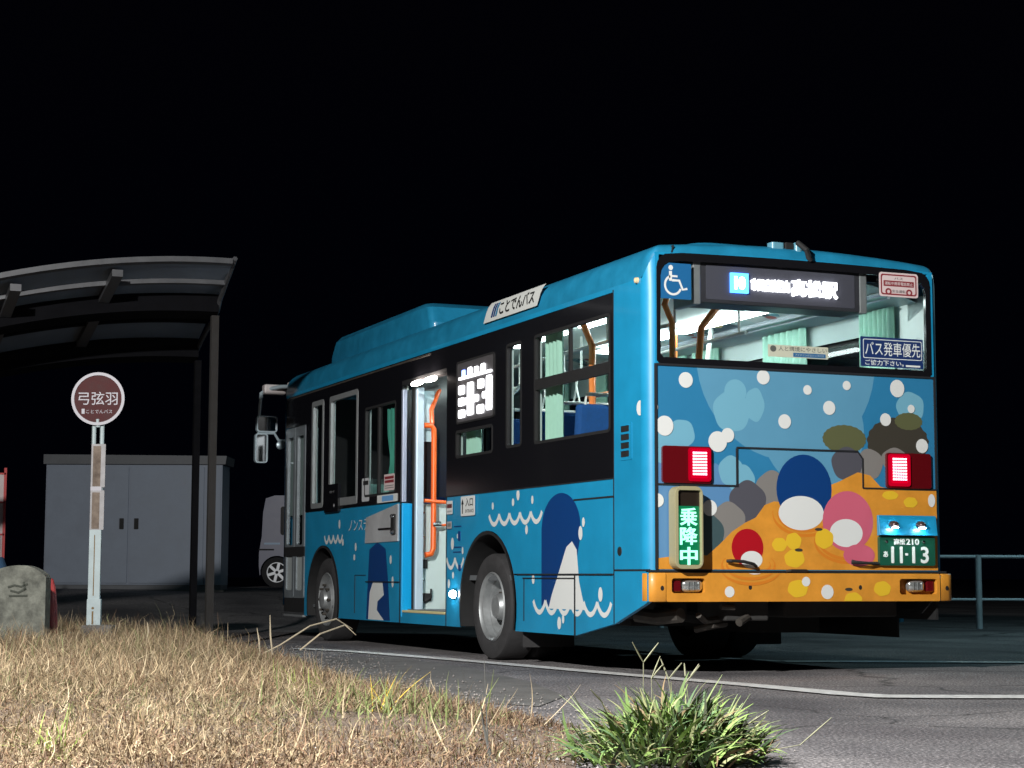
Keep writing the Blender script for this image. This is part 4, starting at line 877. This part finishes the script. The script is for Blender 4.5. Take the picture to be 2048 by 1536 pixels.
# rust streak kept as its own part
g.build('pole_cover', PSM, ss, bevel=.004)
g = MB(); g.plate([rrect(-.102, -.092, .45, 1.05, .003)], SN, .0305); g.plate([rrect(-.105, -.088, .17, .30, .003)], SN, .0405); g.plate([ell(-.096, .33, .014, .012, 12)], SN, .0405); g.build('rust_streak', mat('rust_streak', (.20, .13, .06), .9, var=.4, scale=20), ss, recalc=False)
PLB = mat('board_dull_white', (.34, .33, .34), .6, var=.3, scale=9)
for (a0, a1, z0, z1) in ((-.150, -.010, 1.52, 1.95), (-.150, -.012, 1.10, 1.49)):
    g = MB(); g.plate([rrect(a0, a1, z0, z1, .006)], SN, .02, .032); tb = g.build('timetable_board', PLB, ss, bevel=.003)
    g = MB(); g.plate([rrect(a0 + .018, a1 - .045, z0 + .01, z1 - .02, .004)], SN, .0325, .0345); g.build('rusty_sheet', RUST, tb)
g = MB(); g.plate([rrect(-.150, -.040, 1.485, 1.525, .004)], SN, .030, .036); g.build('clamp_band', SW, ss)
g = MB(); g.plate([rrect(-.19, .11, 0.02, .165, .02)], SN, -.15, .12); g.build('concrete_base', CON, ss, bevel=.02)

# ================================================================== SHELTER
sh = thing('bus_shelter', (-3.5, 5.6, 0), 'dark curved-roof bus shelter on thin posts at the left edge', 'shelter')
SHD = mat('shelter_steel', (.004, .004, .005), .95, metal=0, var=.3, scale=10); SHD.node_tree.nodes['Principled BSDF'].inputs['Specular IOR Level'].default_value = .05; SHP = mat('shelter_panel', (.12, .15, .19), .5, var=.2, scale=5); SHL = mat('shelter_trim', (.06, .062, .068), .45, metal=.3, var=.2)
def RZ(x, y):  # roof underside height
    return 3.03 - .22 * (y - 5.44) - .088 * max(0, -1.55 - x) ** 2 * .8
def RX(x, y): return x + .0
Xs = np.linspace(-1.50, -6.2, 22); 
def shell(y0, y1, dz0, dz1, name, m, x0=-1.5, smooth=True):
    X2 = np.linspace(x0, -4.3, 22); g = MB(); rows = []
    for y, dz in ((y0, dz0), (y1, dz0), (y1, dz1), (y0, dz1), (y0, dz0)): rows.append([(x + .076 * (y - 6.7), y, RZ(x, y) + dz) for x in X2])
    g.grid(rows); g.add([rows[i][0] for i in range(4)], [(0, 1, 2, 3)]); g.add([rows[i][-1] for i in range(4)], [(0, 1, 2, 3)]); return g.build(name, m, sh)
shell(4.62, 6.75, .10, .125, 'roof', SHP)
shell(4.60, 4.66, .095, .14, 'roof_edge', SHL); shell(6.70, 6.76, .05, .12, 'roof_edge', SHL)
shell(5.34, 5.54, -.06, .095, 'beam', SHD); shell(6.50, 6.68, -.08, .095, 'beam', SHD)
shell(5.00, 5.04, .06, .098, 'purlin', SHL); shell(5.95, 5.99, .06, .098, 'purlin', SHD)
for x in (-2.62, -3.45, -4.1):
    for ya, yb in ((4.70, 5.33), (5.56, 6.49)):
        g = MB(); rows = []
        for y in (ya, yb): rows.append([(x - .045, y, RZ(x, y) + .04), (x + .045, y, RZ(x, y) + .04), (x + .045, y, RZ(x, y) + .098), (x - .045, y, RZ(x, y) + .098)])
        g.grid(rows, True); g.add(rows[0], [(0, 1, 2, 3)]); g.add(rows[1], [(0, 1, 2, 3)]); g.build('rafter', SHL, sh)
g = MB(); P_ = [(-1.64, 4.60, RZ(-1.5, 4.60) + .14), (-1.60, 5.3, RZ(-1.5, 5.3) + .04), (-1.59, 5.45, RZ(-1.5, 5.45) - .02), (-1.52, 6.4, RZ(-1.5, 6.4) + .03), (-1.50, 6.74, RZ(-1.5, 6.7))]
g.tube(P_, .022, 6); g.build('roof_edge', SHL, sh)
for x, y in ((-1.50, 6.60), (-4.2, 6.60)):
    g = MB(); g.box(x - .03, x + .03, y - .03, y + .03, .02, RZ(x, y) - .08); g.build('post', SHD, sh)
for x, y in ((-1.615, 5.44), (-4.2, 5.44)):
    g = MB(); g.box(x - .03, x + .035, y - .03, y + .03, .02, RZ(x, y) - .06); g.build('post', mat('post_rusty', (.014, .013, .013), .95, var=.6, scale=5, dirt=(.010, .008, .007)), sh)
# ================================================================== STORAGE SHED
sd = thing('storage_shed', (.5, 20.3, .44), 'grey two-door metal storage shed standing in the dark yard', 'shed')
SDM = mat('shed_metal', (.26, .30, .38), .5, var=.12, scale=3); SDD = mat('shed_trim', (.13, .135, .15), .5, var=.2, scale=6)
A = Vector((-.86, 20.78, 0)); Bv = Vector((1.86, 19.66, 0)); U = (Bv - A).normalized(); N = Vector((U.y, -U.x, 0)); W_ = (Bv - A).length
SHF = lambda a, b_, c: tuple(A + U * a + N * c + Vector((0, 0, b_)))
g = MB(); g.plate([[(0, .50), (W_, .50), (W_, 2.50), (0, 2.50)]], SHF, -.8, -.03); g.build('body', SDM, sd)
for a0, a1 in ((.03, 1.385), (1.43, W_ - .30)):
    g = MB(); g.plate([rrect(a0, a1, .53, 2.46, .01)], SHF, -.03, 0); d_ = g.build('door', SDM, sd, bevel=.006)
    hx = a1 - .10 if a0 < 1 else a0 + .10
    g = MB(); g.plate([rrect(hx - .035, hx + .035, 1.42, 1.60, .01)], SHF, 0, .025); g.build('handle', BLKM, d_)
g = MB(); g.plate([[(W_ - .27, .53), (W_ - .02, .53), (W_ - .02, 2.46), (W_ - .27, 2.46)]], SHF, -.03, -.01); g.build('corner_post', SDM, sd)
g = MB(); g.plate([[(-.03, 2.50), (W_ + .06, 2.50), (W_ + .08, 2.64), (-.03, 2.66)]], SHF, -.85, .06); g.build('roof', SDD, sd)
g = MB(); g.plate([[(.02, .40), (W_, .40), (W_, .50), (.02, .50)]], SHF, -.75, -.06); g.build('plinth', SDD, sd)
g = MB(); g.plate([[(.5, .38), (W_ + .1, .38), (W_ + .1, .42), (.5, .42)]], SHF, .1, .3); g.build('step', CON, sd)
# ================================================================== MEMORIAL STONE + RED PIECE
g = MB(); t_ = Vector((-3.48, 3.60, 0)); ca, sa = math.cos(R(-22)), math.sin(R(-22))
STF = lambda a, b_, c: (t_.x + a * ca + c * sa, t_.y + a * sa - c * ca, b_)
prof = [(-.26, .05), (.185, .05), (.185, .63)] + [(x, .63 + .095 * (1 - ((x + .0) / .2) ** 2) if x > -.02 else .725 - .07 * ((x + .02) / .24) ** 2) for x in np.linspace(.17, -.25, 16)] + [(-.26, .62)]
STO = mat('weathered_stone', (.17, .175, .15), .9, var=.6, scale=12, bump=.9, bscale=30)
g.plate([prof], STF, -.16, 0); st_ = g.build('memorial_stone', STO, None, bevel=.02, origin=(-3.48, 3.6, 0)); tag(st_, 'round-topped weathered grey stone marker in the dry grass', 'stone marker')
g = MB()
for pts_ in ([(-.10, .56), (-.05, .575), (.0, .565), (.05, .585)], [(-.08, .535), (-.02, .52), (.04, .55)], [(-.09, .495), (.05, .497)], [(.02, .60), (.03, .54)]): g.plate([ribbon(pts_, .014)], STF, 0, .006)
g.build('carving', mat('stone_dark', (.05, .055, .045), .9), st_)
g = MB(); rows = []
for z, r_ in ((.03, .085), (.2, .085), (.4, .075), (.55, .06), (.62, .04), (.64, .0)): rows.append([(-3.20 + r_ * math.cos(q), 4.15 + r_ * math.sin(q), z) for q in [i / 20 * 2 * math.pi for i in range(20)]])
g.grid(rows, True); o = g.build('red_bollard', mat('worn_red', (.42, .05, .05), .45, var=.3, scale=9), None, smooth=True, origin=(-3.20, 4.15, 0)); tag(o, 'worn red bollard half hidden behind the stone marker', 'bollard')
bn = thing('banner_stand', (-3.0, 11.9, 0), 'red and white upright banner cut by the left edge of the frame', 'banner')
g = MB(); g.box(-3.30, -2.62, 11.85, 11.87, .75, 1.86); g.build('banner_cloth', mat('banner_white', (.62, .52, .52), .7, var=.1), bn)
g = MB(); 
for z in (.75, 1.12, 1.5, 1.84): g.box(-3.31, -2.605, 11.84, 11.85, z, z + .02)
g.box(-2.625, -2.595, 11.84, 11.88, .2, 1.92); g.build('banner_frame', mat('banner_red', (.5, .04, .04), .5), bn)
g = MB(); rows = []
for z, r_ in ((.0, .32), (.3, .34), (.7, .36), (.86, .30), (.9, 0.0)): rows.append([(-2.92 + r_ * math.cos(q), 11.7 + r_ * math.sin(q), z) for q in [i / 20 * 2 * math.pi for i in range(20)]])
g.grid(rows, True); g.build('water_weight', mat('weight_blue', (.12, .25, .45), .5), bn, smooth=True)
# ================================================================== VAN
vn = thing('van', (5.6, 25.0, .44), 'small white van parked beyond the front of the bus', 'van')
Av = Vector((4.02, 25.49, .415)); Uv = Vector((.9257, -.378, 0)).normalized(); Nv = Vector((Uv.y, -Uv.x, 0))
VF = lambda a, b_, c: tuple(Av + Uv * a + Nv * c + Vector((0, 0, b_)))
VP = mat('van_paint', (.30, .30, .40), .35, coat=.5, var=.05)
bodyp = [(.02, .25), (.0, .45), (.0, .70), (.05, 1.02), (.07, 1.50), (.12, 1.78), (.3, 1.84), (2.4, 1.84), (2.75, 1.45), (3.3, .95), (3.38, .5), (3.35, .25)]
whl = [rrect(0, 0, 0, 0, 0)]
def warch(c): return [(c + .33 * math.cos(t), .31 + .33 * math.sin(t)) for t in [math.pi - math.pi * i / 14 for i in range(15)]]
low = [(.02, .25), (.0, .45), (.0, .70), (.05, 1.02)] + [(.07, 1.5), (.12, 1.78), (.3, 1.84), (2.4, 1.84), (2.75, 1.45), (3.3, .95), (3.38, .5), (3.35, .25)] + [(2.9 + .33 * math.cos(t), .31 + .33 * math.sin(t)) for t in np.linspace(-.15, math.pi + .15, 14)] + [(.36 + .33 * math.cos(t), .31 + .33 * math.sin(t)) for t in np.linspace(-.15, math.pi + .15, 14)]
g = MB(); g.plate([low], VF, -1.45, 0); g.build('body', VP, vn, bevel=.03)
g = MB(); g.plate([rrect(.42, 1.25, 1.05, 1.62, .05)], VF, -.001, .006); g.plate([rrect(1.32, 2.2, 1.05, 1.62, .05)], VF, -.001, .006); g.build('window', BLK, vn)
g = MB(); g.plate([rrect(-.01, .30, .745, .775, .01)], VF, 0, .012); g.build('bumper_seam', BLKM, vn)
g = MB(); g.plate([rrect(.10, .42, .86, .90, .01)], VF, 0, .01); g.build('reflector', mat('van_trim', (.5, .65, .85), .2), vn)
for c in (.36, 2.9):
    wv = empty_part('wheel', vn); cc = Vector(VF(c, .31, .0)); g = MB()
    def ringp(r0, r1, c0, c1, n=28):
        rows = [[VF(c + r * math.cos(t), .31 + r * math.sin(t), q) for t in [i / n * 2 * math.pi for i in range(n)]] for r, q in ((r0, c0), (r1, c0), (r1, c1), (r0, c1))]
        return rows
    g.grid(ringp(.20, .30, .005, -.18), True); g.build('tyre', RUB, wv)
    g = MB(); g.plate([ell(c, .31, .205, .205, 28)], VF, -.08, -.06); g.build('hub', BLKM, wv)
    g = MB()
    for k in range(6):
        t = k * math.pi / 3 + .3; g.plate([ribbon([(c + .03 * math.cos(t), .31 + .03 * math.sin(t)), (c + .19 * math.cos(t), .31 + .19 * math.sin(t))], .055)], VF, -.05 + k * .0004, -.01 + k * .0004)
    g.grid(ringp(.185, .205, .004, -.05), True); g.build('spokes', mat('alloy', (.72, .74, .78), .35, metal=.3), wv)

# ================================================================== GUARD RAIL
fn = thing('guard_rail', (9.3, 9.2, 0), 'low pale metal guard rail at the right behind the bus', 'guard rail')
GRM = mat('rail_metal', (.42, .48, .52), .5, metal=.2, var=.2, scale=6)
GA = Vector((8.84, 9.37, 0)); GB = Vector((9.85, 8.96, 0)); GU = (GB - GA).normalized()
gp = lambda a, z: tuple(GA + GU * a + Vector((0, 0, z)))
for z, r_ in ((.925, .022), (.375, .018)):
    g = MB(); g.tube([gp(-6, z), gp(6, z)], r_, 8); g.build('rail', GRM, fn, smooth=True)
for a in (-4.5, -2.5, -.0 - .02 + .0, .48 + 2.1, 4.6):
    pass
for a in (-3.6, -1.55, .50, 2.55, 4.6):
    g = MB(); q = Vector(gp(a, 0)); g.tube([tuple(q), tuple(q + Vector((0, 0, .94)))], .042, 12); g.build('post', GRM, fn, smooth=True)

# ================================================================== VEGETATION
def blades(name, base, L, wd, lean, az, curl, cols, mat_, seg=4, parent=None, twist=.35):
    """base (n,3), L,wd,lean,az,curl (n,), cols (n,3)"""
    n = len(L); t = np.linspace(0, 1, seg + 1)[None, :]
    th = lean[:, None] + curl[:, None] * t            # angle from vertical grows along the blade
    ds = (L / seg)[:, None]
    hx = np.concatenate([np.zeros((n, 1)), np.cumsum(np.sin(th[:, 1:]) * ds, 1)], 1); hz = np.concatenate([np.zeros((n, 1)), np.cumsum(np.cos(th[:, 1:]) * ds, 1)], 1)
    az2 = az[:, None] + (rng.normal(0, twist, (n, 1)) * t)
    px = base[:, 0:1] + hx * np.cos(az2); py = base[:, 1:2] + hx * np.sin(az2); pz = base[:, 2:3] + np.maximum(hz, -.02)
    wa = rng.uniform(0, math.pi, n)[:, None]; wx, wy = np.cos(wa), np.sin(wa)
    wt = wd[:, None] * np.clip(1.05 - t ** 2, .12, 1) / 2
    V = np.empty((n, seg + 1, 2, 3), np.float32)
    V[:, :, 0, 0] = px - wx * wt; V[:, :, 0, 1] = py - wy * wt; V[:, :, 0, 2] = pz
    V[:, :, 1, 0] = px + wx * wt; V[:, :, 1, 1] = py + wy * wt; V[:, :, 1, 2] = pz + wt * .3
    i0 = (np.arange(n)[:, None] * (seg + 1) * 2 + np.arange(seg)[None, :] * 2)
    F = np.stack([i0, i0 + 1, i0 + 3, i0 + 2], -1).reshape(-1)
    me = bpy.data.meshes.new(name); me.vertices.add(n * (seg + 1) * 2); me.vertices.foreach_set('co', V.reshape(-1))
    nf = n * seg; me.loops.add(nf * 4); me.loops.foreach_set('vertex_index', F.astype(np.int32)); me.polygons.add(nf)
    me.polygons.foreach_set('loop_start', np.arange(0, nf * 4, 4, dtype=np.int32)); me.update(calc_edges=True)
    ca_ = me.color_attributes.new('Col', 'FLOAT_COLOR', 'POINT'); C4 = np.ones((n, (seg + 1) * 2, 4), np.float32); C4[:, :, :3] = cols[:, None, :]
    ca_.data.foreach_set('color', C4.reshape(-1)); me.materials.append(mat_)
    o = bpy.data.objects.new(name, me); COL.objects.link(o)
    if parent: o.parent = parent; o.matrix_parent_inverse = Matrix.Translation(-Vector(parent['w']))
    return o
gm = bpy.data.materials.new('grass_blades'); gm.use_nodes = True; gb = gm.node_tree.nodes['Principled BSDF']
at = gm.node_tree.nodes.new('ShaderNodeAttribute'); at.attribute_name = 'Col'; gm.node_tree.links.new(at.outputs['Color'], gb.inputs['Base Color']); gb.inputs['Roughness'].default_value = .65
gb.inputs['Specular IOR Level'].default_value = .25
def sample(n, ylo, yhi, pw=1.0):
    y = ylo + (yhi - ylo) * rng.random(n) ** pw; x = bnd(y) + .05 - rng.random(n) * 5.2
    # keep what the photograph (and a step to either side) can see
    dx, dy = x + 5.39, y + 10.87; zc = .376 * dx + .9208 * dy; xc = .9257 * dx - .3784 * dy
    k = (np.abs(xc) < zc * .34 + .4) & (zc > 5.2); return x[k], y[k]
pal = np.array([(.30, .225, .135), (.40, .315, .195), (.27, .175, .11), (.16, .09, .06), (.52, .43, .29), (.18, .20, .085)])
def verge(n, ylo, yhi, pw, Lr, wr, leans, curls, green=.06, dens=None, name='dry_grass', lift=0.0):
    x, y = sample(n, ylo, yhi, pw); d = bnd(y) - x
    p = .55 + .45 * np.sin(x * 2.3 + 1) * np.sin(y * 1.7) + .2 * np.sin(x * 7 + y * 5)
    bare = np.exp(-(((x + 3.05) / .42) ** 2 + ((y + 3.55) / .75) ** 2)) ; patch = .5 + .5 * np.sin(x * 1.9 + 1.3 * np.sin(y * 1.3)) * np.sin(y * 2.1 + 1.7 * np.sin(x * 1.1)); k = rng.random(len(x)) < (1 - .93 * bare) * (.45 + .55 * patch) * np.clip(d * 7 + .25, 0, 1)
    x, y, d, p, patch = x[k], y[k], d[k], p[k], patch[k]; n = len(x)
    red = np.clip(1.2 - d * 1.2, 0, 1) * .6 + np.clip((-2.2 - y) / 3, 0, 1) * .35 + .15 * np.sin(x * 3.1) * np.sin(y * 2.2)
    idx = np.where(rng.random(n) < red, rng.choice([2, 3, 2, 0], n), rng.choice([0, 1, 1, 4, 2], n)); gg = rng.random(n) < green * (1 + 1.5 * np.sin(x * 1.9 + y * 1.3)); idx[gg] = 5
    cl = np.sin(x * 11 + 2 * np.sin(y * 7)) * np.sin(y * 9 + 2 * np.sin(x * 6)); c = pal[idx] * (rng.uniform(.26, 1.05, (n, 1)) * (1 + .28 * cl[:, None])) * np.array([1, .97, .95])
    L = rng.uniform(*Lr, n) * (1 + .3 * cl) * (.7 + .45 * patch) * np.clip(.45 + d * .9, .45, 1) * (1 + .35 * p) * np.clip((y + 8.5) / 8, .5, 1.15)
    z = hsoil(x, y) - .005 + rng.random(n) ** 1.5 * lift * np.clip(d * 1.5, .1, 1)
    return blades(name, np.stack([x, y, z], 1), L, rng.uniform(*wr, n), rng.uniform(*leans, n), rng.uniform(0, 2 * math.pi, n), rng.normal(0, 1, n) * curls, c, gm, twist=2.2)
g1 = verge(170000, -5.9, 10.5, 1.35, (.06, .165), (.0024, .0048), (.4, 2.0), 2.2, lift=.06); g1['kind'] = 'stuff'
g2 = verge(150000, -5.9, 6, 1.3, (.05, .14), (.0022, .0046), (.8, 2.3), 2.6, lift=.10, name='dry_grass'); g2['kind'] = 'stuff'
for o in (g1, g2): o['label'] = 'dense straw-coloured dry grass covering the verge'
# longer pale stalks
x, y = sample(900, -5.2, 9, 1.2); k = (bnd(y) - x > .15); x, y = x[k], y[k]; n = len(x)
o = blades('grass_stalks', np.stack([x, y, hsoil(x, y)], 1), rng.uniform(.12, .27, n), rng.uniform(.004, .0065, n), rng.uniform(.3, 1.2, n), rng.uniform(0, 6.28, n), rng.normal(0, .7, n), np.array([(.46, .37, .24)]) * rng.uniform(.7, 1.1, (n, 1)), gm, seg=6); o['kind'] = 'stuff'; o['label'] = 'longer pale dry stalks standing out of the grass'
# green and yellow sprigs
for (cx, cy, nn, sp, col) in ((-2.75, -1.9, 60, .16, (.26, .34, .07)), (-2.85, -3.1, 200, .22, (.18, .22, .08)), (-4.45, -4.6, 50, .06, (.28, .40, .08)), (-3.5, 1.2, 110, .6, (.22, .24, .11)), (-2.75, -2.9, 14, .03, (.65, .45, .07))):
    bx_ = cx + rng.normal(0, sp, nn); by_ = cy + rng.normal(0, sp * 1.5, nn)
    o = blades('grass_tuft', np.stack([bx_, by_, hsoil(bx_, by_)], 1), rng.uniform(.08, .22 if nn > 20 else .30, nn), rng.uniform(.004, .008, nn), rng.uniform(.0, .8, nn), rng.uniform(0, 6.28, nn), rng.normal(.3, .6, nn), np.array([col]) * rng.uniform(.6, 1.2, (nn, 1)), gm); o['kind'] = 'stuff'; o['label'] = 'greener sprigs mixed into the dry grass'
# big green weed in front
pc = (-2.40, -5.0)
wd_ = thing('weed_plant', (pc[0], pc[1], 0), 'bushy green grass weed with finger-like seed heads at the front edge', 'plant')
n = 1500; rr_ = np.sqrt(rng.random(n)) * (.24 + .08 * np.sin(rng.random(n) * 40)); aa = rng.uniform(0, 2 * math.pi, n); bx_ = pc[0] + rr_ * np.cos(aa) * 1.15; by_ = pc[1] + rr_ * np.sin(aa) * .9
gc = np.array([(.17, .27, .08), (.24, .36, .10), (.13, .22, .10), (.34, .36, .18), (.07, .08, .05), (.28, .20, .11)])[rng.choice([0, 1, 2, 3, 4, 5], n, p=[.22, .2, .2, .16, .12, .1])] * rng.uniform(.6, 1.15, (n, 1))
hz_ = rng.random(n) * np.clip(.20 - rr_ * .5, .02, .2)
blades('leaves', np.stack([bx_, by_, hz_], 1), rng.uniform(.07, .18, n), rng.uniform(.009, .018, n), .1 + rr_ * 1.6 + rng.uniform(-.2, .3, n), aa + rng.normal(0, .7, n), rng.normal(.9, .5, n), gc, gm, seg=5, parent=wd_)
n = 60; rr_ = np.sqrt(rng.random(n)) * .22; aa = rng.uniform(0, 2 * math.pi, n)
blades('long_leaves', np.stack([pc[0] + rr_ * np.cos(aa), pc[1] + rr_ * np.sin(aa), np.full(n, .02)], 1), rng.uniform(.22, .34, n), rng.uniform(.007, .012, n), .1 + rr_ * 2.5, aa + rng.normal(0, .4, n), rng.normal(.5, .3, n), np.array([(.26, .33, .14)]) * rng.uniform(.6, 1.2, (n, 1)), gm, seg=6, parent=wd_)
STK = mat('seed_stalk', (.30, .30, .20), .8, var=.2); STD = mat('dark_stalk', (.05, .05, .045), .85)
def stalk(foot, top, heads):
    """a stalk from its foot to its top, then its finger heads, in world metres"""
    g = MB(); a, b_ = Vector(foot), Vector(top); a.z = max(a.z, .0); mid = (a + b_) / 2 + Vector((.006, 0, .004))
    g.tube([a, mid, b_], .0016, 5)
    for e in heads:
        e = Vector(e); e.y += random.uniform(-.03, .03); m2 = b_.lerp(e, .5); g.tube([b_, m2, e], [.0022, .0034, .0016], 5)
    g.build('seed_stalk', STK, wd_, smooth=True)
stalk((-2.370, -4.707, 0.024), (-2.372, -4.742, 0.340), [(-2.424, -4.729, 0.414), (-2.328, -4.768, 0.412)]); stalk((-2.337, -4.721, 0.024), (-2.343, -4.748, 0.282), [(-2.321, -4.766, 0.363), (-2.313, -4.765, 0.331)]); stalk((-2.252, -4.754, 0.006), (-2.285, -4.771, 0.280), [(-2.310, -4.769, 0.353), (-2.254, -4.790, 0.340)])
stalk((-2.194, -4.779, 0.024), (-2.226, -4.794, 0.268), [(-2.226, -4.801, 0.337), (-2.178, -4.820, 0.335), (-2.195, -4.813, 0.331)]); stalk((-2.116, -4.805, -0.030), (-2.021, -4.860, 0.112), [(-1.955, -4.893, 0.170)]); stalk((-2.170, -4.791, 0.043), (-2.143, -4.821, 0.205), [(-2.106, -4.837, 0.220)]); stalk((-2.015, -4.845, -0.040), (-1.834, -4.929, 0.044), [(-1.717, -4.987, 0.141)]); stalk((-1.897, -4.893, -0.040), (-1.920, -4.891, 0.025), [(-1.908, -4.899, 0.054)]); stalk((-2.457, -4.678, 0.078), (-2.504, -4.672, 0.195), [(-2.556, -4.656, 0.244)])
# dark bare stems
def stem_(name, pts, r, label, m=STD):
    g = MB(); g.tube([Vector(p) for p in pts], r, 6); P0 = Vector(pts[0]); o = g.build(name, m, None, smooth=True, origin=(P0.x, P0.y, 0)); tag(o, label, 'dry stem')
stem_('dry_stem', [(-3.043, -4.919, 0.003), (-3.014, -4.832, 0.089), (-2.988, -4.748, 0.219), (-2.962, -4.665, 0.350)], [.004, .003, .002, .001], 'thin bare upright stem rising in front of the rear wheel')
stem_('dry_stem', [(-3.068, -5.018, 0.007), (-3.068, -4.972, 0.085), (-3.066, -4.926, 0.148), (-3.077, -4.929, 0.212)], [.006, .006, .004, .002], 'short thick dark stem at the bottom centre of the verge')
for i, pts in enumerate(([(-2.183, 2.003, 0.030), (-1.877, 2.080, 0.162), (-1.630, 2.182, 0.292), (-1.399, 2.300, 0.338), (-1.254, 2.358, 0.263)], [(-1.744, 2.030, 0.127), (-1.618, 1.966, 0.241), (-1.396, 2.086, 0.300), (-1.320, 2.063, 0.228)], [(-2.211, 1.352, 0.125), (-2.221, 1.345, 0.224), (-2.237, 1.343, 0.304)], [(-2.134, 1.321, 0.125), (-2.152, 1.313, 0.258), (-2.160, 1.302, 0.390)], [(-2.837, 2.037, 0.174), (-2.826, 2.021, 0.270), (-2.834, 2.018, 0.329)])):
    g = MB(); g.tube([Vector(p) for p in pts], [.006] * (len(pts) - 1) + [.002], 6); P0 = Vector(pts[0]); o = g.build('dry_stem', mat('straw_stem', (.45, .38, .27), .8), None, smooth=True, origin=(P0.x, P0.y, 0))
    tag(o, ['long dry stem arching over in front of the front wheel', 'shorter bent dry stem beside the front wheel', 'stubby straw stem left of the bus front', 'tall thin straw stem left of the bus front wheel', 'straw stem beside the sign base'][i], 'dry stem')

# grit scattered along the verge edge
n = 2600; y = rng.uniform(-5.8, 6, n); x = bnd(y) + rng.normal(.10, .28, n)
k = (x > bnd(y) - .5); x, y = x[k], y[k]
V, F = [], []
for a, b_ in zip(x, y):
    r_ = random.uniform(.003, .011); z = (float(hsoil(a, b_)) if a < bnd(b_) else .006) + r_ * .4; o_ = len(V)
    q = [Vector((1, 0, 0)), Vector((0, 1, 0)), Vector((-1, 0, 0)), Vector((0, -1, 0)), Vector((0, 0, .8)), Vector((0, 0, -.6))]
    V += [(a + p.x * r_ * random.uniform(.6, 1.2), b_ + p.y * r_ * random.uniform(.6, 1.2), z + p.z * r_) for p in q]
    F += [(o_, o_ + 1, o_ + 4), (o_ + 1, o_ + 2, o_ + 4), (o_ + 2, o_ + 3, o_ + 4), (o_ + 3, o_, o_ + 4), (o_ + 1, o_, o_ + 5), (o_ + 2, o_ + 1, o_ + 5), (o_ + 3, o_ + 2, o_ + 5), (o_, o_ + 3, o_ + 5)]
me = bpy.data.meshes.new('grit'); me.from_pydata(V, [], F); me.materials.append(mat('grit_stone', (.26, .24, .23), .85, var=.5, scale=60)); o = bpy.data.objects.new('grit', me); COL.objects.link(o); o['kind'] = 'stuff'; o['label'] = 'loose grit along the edge of the verge'
